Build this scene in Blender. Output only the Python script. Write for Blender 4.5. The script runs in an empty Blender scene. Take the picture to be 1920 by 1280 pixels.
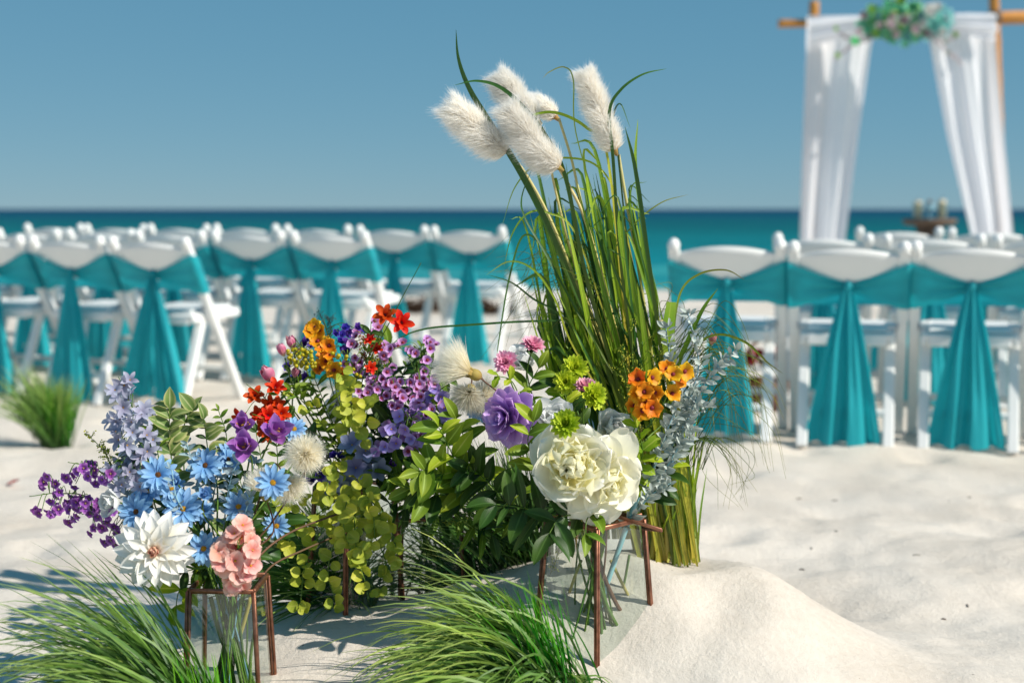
import bpy, math, random
from mathutils import Vector, Matrix, Quaternion, noise
R = math.radians
rnd = random.Random(7)
S = bpy.context.scene
COL = S.collection
FPX = 2667.0
CAMZ = 0.96
PITCH = math.atan(248/FPX)

# ------------------------------------------------------------------ camera
cam = bpy.data.cameras.new('camera'); camo = bpy.data.objects.new('camera', cam); COL.objects.link(camo)
cam.sensor_width = 36; cam.lens = 50.0
camo.location = (0, 0, CAMZ); camo.rotation_euler = (math.pi/2-PITCH, 0, 0)
cam.clip_start = 0.05; cam.clip_end = 20000
cam.dof.use_dof = True; cam.dof.focus_distance = 2.78; cam.dof.aperture_fstop = 2.5
S.camera = camo
# ------------------------------------------------------------------ sky and sun
SUN_EL, SUN_AZ = 40.0, 117.0      # azimuth clockwise from +Y
w = bpy.data.worlds.new('World'); S.world = w; w.use_nodes = True
nt = w.node_tree; nt.nodes.clear()
sky = nt.nodes.new('ShaderNodeTexSky'); sky.sky_type = 'NISHITA'; sky.sun_disc = False
sky.sun_elevation = R(SUN_EL); sky.sun_rotation = R(SUN_AZ)
sky.altitude = 2500; sky.air_density = 0.75; sky.dust_density = 0.15; sky.ozone_density = 3.5
sep_ = nt.nodes.new('ShaderNodeSeparateColor'); cmb = nt.nodes.new('ShaderNodeCombineColor')
nt.links.new(sky.outputs[0], sep_.inputs[0])
for c_, (p_w, k_) in enumerate(((.57, .82), (.34, 1.92), (.26, 2.68))):   # tone of the clear sky, channel by channel
    a_ = nt.nodes.new('ShaderNodeMath'); a_.operation = 'POWER'; a_.inputs[1].default_value = p_w
    b_ = nt.nodes.new('ShaderNodeMath'); b_.operation = 'MULTIPLY'; b_.inputs[1].default_value = k_
    nt.links.new(sep_.outputs[c_], a_.inputs[0]); nt.links.new(a_.outputs[0], b_.inputs[0]); nt.links.new(b_.outputs[0], cmb.inputs[c_])
bg = nt.nodes.new('ShaderNodeBackground'); bg.inputs['Strength'].default_value = 0.1
out = nt.nodes.new('ShaderNodeOutputWorld')
nt.links.new(cmb.outputs[0], bg.inputs['Color']); nt.links.new(bg.outputs[0], out.inputs[0])
sd = bpy.data.lights.new('sun', 'SUN'); sd.energy = 5.0; sd.angle = R(0.5); sd.color = (1.0, 0.94, 0.84)
so = bpy.data.objects.new('sun', sd); COL.objects.link(so)
sv = Vector((math.sin(R(SUN_AZ))*math.cos(R(SUN_EL)), math.cos(R(SUN_AZ))*math.cos(R(SUN_EL)), math.sin(R(SUN_EL))))
so.rotation_euler = sv.to_track_quat('Z', 'Y').to_euler(); so.location = sv*30
S.view_settings.view_transform = 'Standard'; S.view_settings.look = 'None'
S.view_settings.exposure = 0.12; S.view_settings.gamma = 1.0; S.view_settings.use_curve_mapping = False
S.render.engine = 'CYCLES'
S.cycles.max_bounces = 10; S.cycles.transparent_max_bounces = 24

# ------------------------------------------------------------------ helpers
def ray(px, py):
    x = (px-960)/FPX; t = (640-py)/FPX
    c, s = math.cos(PITCH), math.sin(PITCH)
    return Vector((x, c + t*s, -s + t*c))
def P(px, py, Y):
    d = ray(px, py); return Vector((0, 0, CAMZ)) + d*(Y/d.y)
def lin(h):
    h = h.lstrip('#'); r = []
    for i in (0, 2, 4):
        c = int(h[i:i+2], 16)/255
        r.append(c/12.92 if c <= .04045 else ((c+.055)/1.055)**2.4)
    return r + [1.0]
def U(a, b): return rnd.uniform(a, b)
WM = {}
def thing(name, label, cat, loc=(0,0,0), rz=0, group=None):
    o = bpy.data.objects.new(name, None); COL.objects.link(o); o.empty_display_size = .02
    o.location = loc; o.rotation_euler = (0, 0, rz)
    WM[o.name] = Matrix.Translation(Vector(loc)) @ Matrix.Rotation(rz, 4, 'Z')
    o['label'] = label; o['category'] = cat
    if group: o['group'] = group
    return o
def part(name, mesh, parent, mw=None, mat=None, label=None, kind=None):
    o = bpy.data.objects.new(name, mesh); COL.objects.link(o)
    mw = mw if mw is not None else Matrix.Identity(4)
    WM[o.name] = mw.copy()
    if parent:
        o.parent = parent; o.matrix_basis = WM[parent.name].inverted() @ mw
    else: o.matrix_basis = mw
    if mat:
        o.material_slots[0].link = 'OBJECT'; o.material_slots[0].material = mat
    if label: o['label'] = label
    if kind: o['kind'] = kind
    return o
def single(name, mesh, label=None, cat=None, kind=None, group=None):
    o = bpy.data.objects.new(name, mesh); COL.objects.link(o); WM[o.name] = Matrix.Identity(4)
    if label: o['label'] = label
    if cat: o['category'] = cat
    if kind: o['kind'] = kind
    if group: o['group'] = group
    return o
class G:
    def __init__(s): s.v=[]; s.f=[]; s.uv=[]; s.mi=[]; s.t=[]
    def add(s, geo, M=None, mat=0, tint=.5):
        v, f, uv = geo; b = len(s.v)
        if M is not None: v = [M @ Vector(p) for p in v]
        s.v.extend(v); s.uv.extend(uv); s.t.extend([tint]*len(v))
        s.f.extend([tuple(i+b for i in q) for q in f]); s.mi.extend([mat]*len(f))
    def mesh(s, name, mats, smooth=True):
        m = bpy.data.meshes.new(name); m.from_pydata([tuple(p) for p in s.v], [], s.f)
        for a in (mats if isinstance(mats, (list, tuple)) else [mats]): m.materials.append(a)
        u = m.uv_layers.new(name='UVMap')
        vi = [0]*len(m.loops); m.loops.foreach_get('vertex_index', vi)
        flat = []
        for i in vi: flat.extend(s.uv[i])
        u.data.foreach_set('uv', flat)
        at = m.attributes.new('tint', 'FLOAT', 'POINT'); at.data.foreach_set('value', s.t)
        m.polygons.foreach_set('material_index', s.mi)
        m.polygons.foreach_set('use_smooth', [smooth]*len(m.polygons))
        m.update(); return m
def geo_mesh(geo, name, mats, smooth=True):
    g = G(); g.add(geo); return g.mesh(name, mats, smooth)
def frame(p, n, roll=0.0, sc=1.0):
    q = Vector(n).normalized().to_track_quat('Z', 'Y')
    return Matrix.Translation(p) @ q.to_matrix().to_4x4() @ Matrix.Rotation(roll, 4, 'Z') @ Matrix.Scale(sc, 4)
def aim(p, d, nrm, sc=1.0):
    """local +Y runs along d, local +Z towards nrm"""
    y = Vector(d).normalized(); x = y.cross(Vector(nrm))
    if x.length < 1e-5: x = y.cross(Vector((.3,.9,.1)))
    x.normalize(); z = x.cross(y)
    m = Matrix((x, y, z)).transposed().to_4x4()
    return Matrix.Translation(p) @ m @ Matrix.Scale(sc, 4)
def catmull(pts, n=6):
    pts = [Vector(p) for p in pts]
    if len(pts) < 3:
        return [pts[0].lerp(pts[-1], i/n) for i in range(n+1)]
    q = [pts[0]*2-pts[1]] + pts + [pts[-1]*2-pts[-2]]; r = []
    for i in range(1, len(q)-2):
        for k in range(n):
            t = k/n; a,b,c,d = q[i-1],q[i],q[i+1],q[i+2]
            r.append(.5*((2*b)+(c-a)*t+(2*a-5*b+4*c-d)*t*t+(3*b-a-3*c+d)*t**3))
    r.append(pts[-1]); return r
def tube(pts, rad, n=6, flat=1.0, caps=True):
    v=[];f=[];uv=[]; N=len(pts); up=None
    for i,p in enumerate(pts):
        p = Vector(p); d = (Vector(pts[min(i+1,N-1)])-Vector(pts[max(i-1,0)])).normalized()
        if up is None:
            up = d.cross(Vector((.13,.97,.21))).normalized()
        up = (up - d*up.dot(d)).normalized(); s_ = d.cross(up)
        r = rad(i/(N-1)) if callable(rad) else rad
        for k in range(n):
            a = 2*math.pi*k/n
            v.append(p + up*math.cos(a)*r + s_*math.sin(a)*r*flat); uv.append((k/n, i/(N-1)))
    for i in range(N-1):
        for k in range(n):
            k2=(k+1)%n; f.append((i*n+k, i*n+k2, (i+1)*n+k2, (i+1)*n+k))
    if caps: f.append(tuple(range(n-1,-1,-1))); f.append(tuple(range((N-1)*n, N*n)))
    return v,f,uv
def petal(L, W, prof=(.35,.75,1.,.95,.6,.0), cup=.25, curl=.5, fold=0., ruffle=0., nu=4, nv=6, seed=0, twist=0., base_curl=0., wav=0.):
    """length along +Y, upper side +Z"""
    v=[];f=[];uv=[]; y=z=t0=0.0; npf=len(prof)-1
    rr = random.Random(seed); ph = rr.uniform(0,6)
    for j in range(nv+1):
        t=1-(1-j/nv)**1.7; a = base_curl*(1-t)+curl*t
        if j: y += L*(t-t0)*math.cos(a); z += L*(t-t0)*math.sin(a)
        t0=t
        x_=t*npf; k=min(int(x_),npf-1); fr=x_-k; pa=prof[max(k-1,0)];pb=prof[k];pc=prof[k+1];pd_=prof[min(k+2,npf)]
        w_=.5*((2*pb)+(pc-pa)*fr+(2*pa-5*pb+4*pc-pd_)*fr*fr+(3*pb-pa-3*pc+pd_)*fr**3)
        if prof[-1]>.2: w_*=math.sqrt(max(0,1-t**5))
        w_=max(w_,.01)*W*.5
        for i in range(nu+1):
            s_=i/nu*2-1
            h = cup*W*.5*(s_*s_)*(w_/(W*.5)) + fold*abs(s_)*w_
            h += ruffle*W*math.sin(s_*5+ph)*t*t + wav*W*math.sin(t*9+ph+s_*1.5)
            tw = twist*t
            xx = s_*w_; xx, h2 = xx*math.cos(tw)-h*math.sin(tw), xx*math.sin(tw)+h*math.cos(tw)
            v.append(Vector((xx, y - math.sin(a)*h2 + ruffle*W*.8*math.cos(s_*7+ph)*t*t*t, z+math.cos(a)*h2))); uv.append((i/nu,t))
    for j in range(nv):
        for i in range(nu):
            b=j*(nu+1)+i; f.append((b,b+1,b+nu+2,b+nu+1))
    return v,f,uv
def spoon(L, W, phi=.9, curl=1.0, base=0.0, ruf=.04, seed=0, nu=12, nv=10, notch=.04):
    """broad rounded petal, bowl shaped in both directions with a softly waved rim"""
    rr=random.Random(seed); p1,p2,p3=rr.uniform(0,6),rr.uniform(0,6),rr.uniform(0,6); v=[];f=[];uv=[]; y=z=t0=0.0
    k1=rr.uniform(2.2,3.2); sk=rr.uniform(-.12,.12)
    for j in range(nv+1):
        t=math.sin(j/nv*math.pi/2); tm=(t+t0)/2; am=base+curl*tm
        y+=L*(t-t0)*math.cos(am); z+=L*(t-t0)*math.sin(am); t0=t; a=base+curl*t
        w_=(.30+.70*math.sin(min(1,t/.62)*math.pi/2))
        if t>.62: w_*=math.sqrt(max(0,1-((t-.62)/.38)**2.4))
        w_=max(w_,.03)*W*.5
        for i in range(nu+1):
            s_=i/nu*2-1; x=w_*math.sin(s_*phi)/phi; h=w_*(1-math.cos(s_*phi))/phi
            e=max(t**3,.6*abs(s_)**3*t); h+=ruf*W*e*(math.sin(s_*k1+p1)+.5*math.sin(s_*k1*2.1+p2)+.4*math.sin(t*6+p3))
            dy=-notch*L*math.exp(-(s_*2.6)**2)*t**6
            v.append(Vector((x+sk*W*t*t, y-math.sin(a)*h+dy*math.cos(a), z+math.cos(a)*h+dy*math.sin(a)))); uv.append((i/nu,t))
    for j in range(nv):
        for i in range(nu): b=j*(nu+1)+i; f.append((b,b+1,b+nu+2,b+nu+1))
    return v,f,uv
def ball(r, n=8, m=6, sx=1, sy=1, sz=1):
    v=[];f=[];uv=[]
    for j in range(m+1):
        a=math.pi*j/m
        for i in range(n):
            b=2*math.pi*i/n
            v.append(Vector((r*sx*math.sin(a)*math.cos(b), r*sy*math.sin(a)*math.sin(b), r*sz*math.cos(a)))); uv.append((i/n,j/m))
    for j in range(m):
        for i in range(n): i2=(i+1)%n; f.append((j*n+i,(j+1)*n+i,(j+1)*n+i2,j*n+i2))
    return v,f,uv
def beam(p0, p1, w_, d_, side=(1,0,0), bev=.004):
    """rounded rectangular bar: w_ along side, d_ across"""
    p0=Vector(p0);p1=Vector(p1);ax=(p1-p0).normalized(); sx=Vector(side); sx=(sx-ax*sx.dot(ax)).normalized(); sy=ax.cross(sx)
    L=(p1-p0).length; v=[];f=[];uv=[]
    def ring(t,ins):
        hw=w_/2-ins; hd=d_/2-ins; b=min(bev,hw*.9,hd*.9)
        for (x,y) in ((hw-b,-hd),(hw,-hd+b),(hw,hd-b),(hw-b,hd),(-hw+b,hd),(-hw,hd-b),(-hw,-hd+b),(-hw+b,-hd)):
            v.append(p0+ax*t+sx*x+sy*y); uv.append((x,t))
    for t,i in ((0,bev*.8),(bev,0),(L-bev,0),(L,bev*.8)): ring(t,i)
    for j in range(3):
        for k in range(8): k2=(k+1)%8; f.append((j*8+k,j*8+k2,(j+1)*8+k2,(j+1)*8+k))
    f.append(tuple(range(7,-1,-1))); f.append(tuple(range(24,32)))
    return v,f,uv
def lathe(prof, n=24):
    v=[];f=[];uv=[]; m=len(prof)
    for j,(r,z) in enumerate(prof):
        for i in range(n):
            a=2*math.pi*i/n; v.append(Vector((r*math.cos(a),r*math.sin(a),z))); uv.append((i/n,j/(m-1)))
    for j in range(m-1):
        for i in range(n): i2=(i+1)%n; f.append((j*n+i,j*n+i2,(j+1)*n+i2,(j+1)*n+i))
    return v,f,uv

# ------------------------------------------------------------------ materials
def newmat(name):
    m = bpy.data.materials.new(name); m.use_nodes=True; n=m.node_tree; n.nodes.clear(); return m,n
def N(n, t, **kw):
    x = n.nodes.new(t)
    for k,v in kw.items():
        if k in x.inputs: x.inputs[k].default_value = v
        else: setattr(x,k,v)
    return x
def mathn(n, op, a, b=None, c=None):
    x=n.nodes.new('ShaderNodeMath'); x.operation=op
    for i,q in enumerate((a,b,c)):
        if q is None: continue
        if hasattr(q,'is_linked') or hasattr(q,'links'): n.links.new(q,x.inputs[i])
        else: x.inputs[i].default_value=q
    return x.outputs[0]
def ramp(n, fac, stops):
    x=n.nodes.new('ShaderNodeValToRGB'); e=x.color_ramp.elements
    while len(e)>1: e.remove(e[-1])
    e[0].position=stops[0][0]; e[0].color=stops[0][1]
    for p,c in stops[1:]:
        q=e.new(p); q.color=c
    n.links.new(fac,x.inputs[0]); return x.outputs[0]
def organic(name, cols, trans=.3, rough=.5, veins=.12, tcol=None, mid=None, var=.16, spec=.3, bump=.25, hue=.02, edge=None):
    """petal or leaf: colour runs base to tip along v, fine lengthwise veins, a random shift per piece"""
    m,n = newmat(name)
    uv=N(n,'ShaderNodeUVMap'); sep=N(n,'ShaderNodeSeparateXYZ'); n.links.new(uv.outputs[0],sep.inputs[0])
    k=len(cols); c = ramp(n, sep.outputs[1], [(i/(k-1) if k>1 else 0, lin(x)) for i,x in enumerate(cols)])
    au = mathn(n,'ABSOLUTE', mathn(n,'SUBTRACT', sep.outputs[0], .5))
    if mid:
        mx=N(n,'ShaderNodeMix',data_type='RGBA'); f=mathn(n,'SUBTRACT',1.0,mathn(n,'MULTIPLY',au,13.0)); f=mathn(n,'MAXIMUM',f,0.0)
        n.links.new(f,mx.inputs[0]); n.links.new(c,mx.inputs[6]); mx.inputs[7].default_value=lin(mid); c=mx.outputs[2]
    if edge:
        mx=N(n,'ShaderNodeMix',data_type='RGBA'); f=mathn(n,'MULTIPLY',mathn(n,'MAXIMUM',mathn(n,'SUBTRACT',au,.3),0.0),4.0)
        n.links.new(f,mx.inputs[0]); n.links.new(c,mx.inputs[6]); mx.inputs[7].default_value=lin(edge); c=mx.outputs[2]
    # veins
    mp=N(n,'ShaderNodeMapping'); mp.inputs['Scale'].default_value=(26,2.2,1); n.links.new(uv.outputs[0],mp.inputs[0])
    nz=N(n,'ShaderNodeTexNoise',Scale=1.0,Detail=3.0); n.links.new(mp.outputs[0],nz.inputs['Vector'])
    if mid:
        vv = mathn(n,'ADD', mathn(n,'MULTIPLY',sep.outputs[1],42.0), mathn(n,'MULTIPLY',au,-38.0))
        wv = mathn(n,'POWER', mathn(n,'ABSOLUTE',mathn(n,'SINE',vv)), 5.0)
        vein = mathn(n,'ADD', mathn(n,'MULTIPLY',wv,.35), mathn(n,'MULTIPLY',nz.outputs[0],.6))
    else: vein = nz.outputs[0]
    oi=N(n,'ShaderNodeObjectInfo'); at=N(n,'ShaderNodeAttribute',attribute_name='tint')
    big=N(n,'ShaderNodeTexNoise',Scale=45.0,Detail=2.0); geo=N(n,'ShaderNodeNewGeometry'); n.links.new(geo.outputs['Position'],big.inputs['Vector'])
    rv = mathn(n,'ADD', mathn(n,'SUBTRACT',oi.outputs['Random'],.5), mathn(n,'SUBTRACT',at.outputs['Fac'],.5))
    val = mathn(n,'ADD',1.0, mathn(n,'MULTIPLY',rv,2*var))
    val = mathn(n,'ADD',val, mathn(n,'MULTIPLY',mathn(n,'SUBTRACT',vein,.5),2*veins))
    val = mathn(n,'ADD',val, mathn(n,'MULTIPLY',mathn(n,'SUBTRACT',big.outputs[0],.5),var*1.2))
    h=N(n,'ShaderNodeHueSaturation'); n.links.new(c,h.inputs['Color']); n.links.new(val,h.inputs['Value'])
    n.links.new(mathn(n,'ADD',.5,mathn(n,'MULTIPLY',rv,-2*hue)),h.inputs['Hue'])
    bs=N(n,'ShaderNodeBsdfPrincipled',Roughness=rough); bs.inputs['Specular IOR Level'].default_value=spec
    n.links.new(h.outputs[0],bs.inputs['Base Color'])
    bp=N(n,'ShaderNodeBump',Strength=bump,Distance=.001); n.links.new(vein,bp.inputs['Height']); n.links.new(bp.outputs[0],bs.inputs['Normal'])
    tr=N(n,'ShaderNodeBsdfTranslucent')
    if tcol:
        mt=N(n,'ShaderNodeMix',data_type='RGBA',blend_type='MULTIPLY'); mt.inputs[0].default_value=1; n.links.new(h.outputs[0],mt.inputs[6]); mt.inputs[7].default_value=tcol
        n.links.new(mt.outputs[2],tr.inputs[0])
    else: n.links.new(h.outputs[0],tr.inputs[0])
    ms=N(n,'ShaderNodeMixShader'); ms.inputs[0].default_value=trans
    n.links.new(bs.outputs[0],ms.inputs[1]); n.links.new(tr.outputs[0],ms.inputs[2])
    o=N(n,'ShaderNodeOutputMaterial'); n.links.new(ms.outputs[0],o.inputs[0]); return m
def plain(name, col, rough=.5, metal=0., var=.08, nscale=20., bump=.0, spec=.5, trans=0., col2=None):
    m,n=newmat(name); geo=N(n,'ShaderNodeTexCoord'); nz=N(n,'ShaderNodeTexNoise',Scale=nscale,Detail=5.0); n.links.new(geo.outputs['Object'],nz.inputs['Vector'])
    c1=lin(col); c2=lin(col2) if col2 else [min(1,x*(1-2.2*var)) for x in c1[:3]]+[1]
    c=ramp(n,nz.outputs[0],[(.3,c2),(.7,c1)])
    bs=N(n,'ShaderNodeBsdfPrincipled',Roughness=rough,Metallic=metal); bs.inputs['Specular IOR Level'].default_value=spec
    n.links.new(c,bs.inputs['Base Color'])
    if bump: 
        bp=N(n,'ShaderNodeBump',Strength=bump,Distance=.003); n.links.new(nz.outputs[0],bp.inputs['Height']); n.links.new(bp.outputs[0],bs.inputs['Normal'])
    o=N(n,'ShaderNodeOutputMaterial'); sh=bs.outputs[0]
    if trans:
        tr=N(n,'ShaderNodeBsdfTranslucent'); n.links.new(c,tr.inputs[0]); ms=N(n,'ShaderNodeMixShader'); ms.inputs[0].default_value=trans
        n.links.new(sh,ms.inputs[1]); n.links.new(tr.outputs[0],ms.inputs[2]); sh=ms.outputs[0]
    n.links.new(sh,o.inputs[0]); return m

M = {}
M['leaf']   = organic('leaf_green', ['4a6414','64801c','849a2c'], .22, .5, .10, mid='8fae4a', tcol=(1.3,1.4,.5,1), spec=.3)
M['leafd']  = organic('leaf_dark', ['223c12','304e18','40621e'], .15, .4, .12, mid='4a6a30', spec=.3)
M['leafy']  = organic('leaf_lime', ['7c9a1c','96b026','a8bc30'], .35, .45, .10, mid='c4cc5a', tcol=(1.1,1.2,.5,1))
M['leafv']  = organic('leaf_variegated', ['5f7d38','7e9650','8a9c5c'], .3, .5, .14, mid='c9cc94', edge='d2cc8c')
M['euc']    = organic('eucalyptus_leaf', ['a4ae38','b8c044','c6cc56'], .32, .5, .09, mid='c6c65a', tcol=(1.1,1.1,.4,1), var=.2)
M['dusty']  = organic('silver_leaf', ['a8b2ac','bac4be','c6cec8'], .2, .75, .08, mid='c4d2d4', spec=.15, hue=.01)
M['dustyb'] = organic('blue_silver_leaf', ['8098a0','94aab2','a2b6bc'], .2, .7, .08, mid='bcd2d8', spec=.15)
M['stem']   = organic('green_stem', ['4b6a24','5f7f2c','4f7226'], .0, .5, .2)
M['stemb']  = organic('brown_stem', ['5c4030','6e4c38','5a4632'], .0, .6, .25)
M['stemblue']=organic('blue_stem', ['78a4b4','88b0be','98bcc6'], .0, .5, .1)
M['reed']   = organic('reed_blade', ['c0b040','94ac26','78a01c','94b034'], .34, .4, .34, mid='a8b84a', tcol=(1.3,1.3,.35,1), var=.3, spec=.5)
M['reedd']  = organic('reed_blade_dark', ['6f7d20','33601a','2e5a1c','427024'], .22, .4, .3, var=.25, spec=.5)
M['straw']  = organic('straw_stalk', ['a39b4a','b5ac5c','c9bc7c','cdbd88'], .0, .55, .2)
M['grass']  = organic('soft_grass', ['28441a','4c7428','74983e','a0b464'], .2, .42, .12, var=.32, spec=.5)
M['grassb'] = organic('bright_grass', ['1a5010','2c7414','44901a','64a428'], .28, .45, .1, var=.25, tcol=(1.1,1.4,.4,1))
M['grassy'] = organic('yellow_grass', ['6a7c1e','8a9c28','a6b03a'], .3, .45, .1, var=.25)
M['wisp']   = organic('fine_wisp', ['5c7a24','6a7e24','8a8430'], .15, .5, .1, var=.3)
M['plume']  = organic('plume_fur', ['f6ecdc','fcf8f0','ffffff'], .5, .7, .05, var=.08, spec=.1, bump=0, hue=.0)
M['thistle']= organic('thistle_hair', ['ece2bc','f6f0de','fcf9f0'], .5, .7, .05, var=.08, spec=.1, bump=0, hue=.0)
M['thc']    = organic('sepal_gold', ['a8925a','b89c52','a87c5c'], .2, .6, .2)
M['dahlia'] = organic('white_dahlia_petal', ['f1dcaa','f6f0dc','f8f6f0','faf8f4'], .3, .5, .05, var=.04, hue=.004)
M['dahliac']= organic('dahlia_heart_petal', ['d99a78','eaae94','f3cdb8'], .3, .5, .08, var=.08)
M['peony']  = organic('cream_peony_petal', ['ece08c','f4eebc','faf7e0','fcfaf0'], .32, .5, .04, var=.04, hue=.004)
M['peonyi']= organic('inner_peony_petal', ['eee48a','f6f0b8','fcf9de'], .45, .5, .04, var=.05, hue=.004)
M['white']  = organic('white_petal', ['dfe3c8','ecedea','f2f3f2'], .32, .5, .05, var=.04, hue=.004)
M['blue']   = organic('blue_daisy_petal', ['5c96d2','84b6e4','a4ccf0'], .28, .55, .14, var=.1,hue=.006)
M['lav']    = organic('lavender_petal', ['9694b0','b0b0c8','c6cada'], .28, .55, .14, var=.12)
M['laven']  = organic('grey_blue_petal', ['6a70a0','8890b8','9aa4c4'], .25, .55, .12, var=.1)
M['bell']   = organic('purple_bell_petal', ['7a3090','a658b8','c888d0'], .3, .5, .15, var=.2)
M['orchid'] = organic('orchid_purple_petal', ['d8b4d0','a860bc','b474c8','c494d8'], .32, .5, .14, var=.1)
M['purple'] = organic('purple_dahlia_petal', ['8c4cb4','c090dc','e0bcf0'], .28, .5, .10, var=.12)
M['violet'] = organic('violet_statice_petal', ['3c2088','5a3aac','7a5ac4'], .25, .55, .1, var=.2)
M['orange'] = organic('orange_red_petal', ['a81c08','d8360c','ea5218'], .3, .5, .14, var=.12, hue=.008)
M['tulip']  = organic('pink_tulip_petal', ['e0dca0','e4a0ac','dc7c98','e8a8b4'], .35, .45, .10, var=.08)
M['pinkh']  = organic('peach_blossom_petal', ['ec8878','f8bcae','fdd8cc'], .32, .55, .06, var=.08)
M['pinkb']  = organic('pink_ball_petal', ['c05c8c','eca0bc','f8c4d2'], .3, .55, .08, var=.12)
M['lime']   = organic('lime_mum_petal', ['90ac14','bcd020','d2de44'], .32, .55, .08, var=.12)
M['gold']   = organic('orange_yellow_petal', ['c0600c','f0a010','fcc028'], .3, .5, .10, var=.12)
M['goldo']  = organic('deep_orange_petal', ['a84808','e8860e','f49c1c'], .3, .5, .10, var=.12)
M['wax']    = organic('waxflower_petal', ['a84c8c','d094d4','e4bcec'], .3, .5, .08, var=.12)
M['lilac']  = organic('lilac_petal', ['8c64c0','b494dc','c8b0e8'], .3, .5, .10, var=.14, hue=.03)
M['yellowc']= plain('yellow_centre','d8a010',.8,var=.2,nscale=400,bump=.8)
M['brownc'] = plain('brown_centre','7a4a14',.8,var=.25,nscale=400,bump=.8)
M['redc']   = plain('dark_red_centre','8a1c30',.7,var=.2,nscale=300)
M['berry']  = plain('yellow_berry','c4b40c',.35,var=.1,nscale=60,trans=.15)
M['twig']   = plain('dark_twig','3c4c46',.8)
M['copper'] = plain('copper_frame','a8735a',.36,.75,.18,60,.15,col2='6e4636')
M['chair']  = plain('white_resin','f0f0ee',.38,0,.02,6)
M['chairm'] = plain('grey_hinge','8c949c',.4,.5,.05)
M['bamboo'] = plain('bamboo_pole','c98a3c',.45,0,.12,12,.1)
M['wood']   = plain('weathered_wood','6e5c4e',.8,0,.2,15,.5)
M['candle'] = plain('ivory_candle','ece0c4',.5,0,.03,trans=.2)
M['wicker'] = plain('brown_wicker','6e4020',.7,0,.25,60,.6)
M['redp']   = plain('red_petals','b0141e',.6,0,.2,60)
M['weed']   = plain('dry_seaweed','4c3420',.95,0,.3,30,.6)
M['debris'] = plain('shell_debris','5a4a40',.8,0,.3,90)

def fabric(name, c1, c2, trans, rough=.7):
    m,n=newmat(name); tc=N(n,'ShaderNodeUVMap'); mp=N(n,'ShaderNodeMapping'); mp.inputs['Scale'].default_value=(16,1.4,1); n.links.new(tc.outputs[0],mp.inputs[0])
    nz=N(n,'ShaderNodeTexNoise',Scale=1.0,Detail=4.0); n.links.new(mp.outputs[0],nz.inputs['Vector'])
    c=ramp(n,nz.outputs[0],[(.3,lin(c1)),(.7,lin(c2))])
    bs=N(n,'ShaderNodeBsdfPrincipled',Roughness=rough); bs.inputs['Sheen Weight'].default_value=.15; n.links.new(c,bs.inputs['Base Color'])
    bp=N(n,'ShaderNodeBump',Strength=.5,Distance=.006); n.links.new(nz.outputs[0],bp.inputs['Height']); n.links.new(bp.outputs[0],bs.inputs['Normal'])
    tr=N(n,'ShaderNodeBsdfTranslucent'); n.links.new(c,tr.inputs[0]); ms=N(n,'ShaderNodeMixShader'); ms.inputs[0].default_value=trans
    n.links.new(bs.outputs[0],ms.inputs[1]); n.links.new(tr.outputs[0],ms.inputs[2])
    o=N(n,'ShaderNodeOutputMaterial'); n.links.new(ms.outputs[0],o.inputs[0]); return m
M['sash'] = fabric('teal_chiffon','0eaab8','22c2cc',.42,.55)
M['curt'] = fabric('white_voile','f8f8ff','ffffff',.45)

def glassmat():
    m,n=newmat('clear_glass'); t=N(n,'ShaderNodeBsdfTransparent'); t.inputs[0].default_value=(.88,.93,.91,1)
    g=N(n,'ShaderNodeBsdfGlossy',Roughness=.03); g.inputs[0].default_value=(1,1,1,1)
    lw0=N(n,'ShaderNodeLayerWeight',Blend=.5); lw_=mathn(n,'ADD',mathn(n,'MULTIPLY',mathn(n,'POWER',lw0.outputs['Facing'],5.0),.9),.09); tc=N(n,'ShaderNodeTexCoord'); nz=N(n,'ShaderNodeTexNoise',Scale=14.0,Detail=5.0); n.links.new(tc.outputs['Object'],nz.inputs['Vector'])
    d=N(n,'ShaderNodeBsdfDiffuse'); d.inputs[0].default_value=(.7,.7,.66,1)
    ms=N(n,'ShaderNodeMixShader'); n.links.new(lw_,ms.inputs[0]); n.links.new(t.outputs[0],ms.inputs[1]); n.links.new(g.outputs[0],ms.inputs[2])
    m2=N(n,'ShaderNodeMixShader'); n.links.new(mathn(n,'MULTIPLY',mathn(n,'MAXIMUM',mathn(n,'SUBTRACT',nz.outputs[0],.5),0.0),.4),m2.inputs[0])
    n.links.new(ms.outputs[0],m2.inputs[1]); n.links.new(d.outputs[0],m2.inputs[2])
    o=N(n,'ShaderNodeOutputMaterial'); n.links.new(m2.outputs[0],o.inputs[0]); return m
M['glass']=glassmat()

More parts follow.
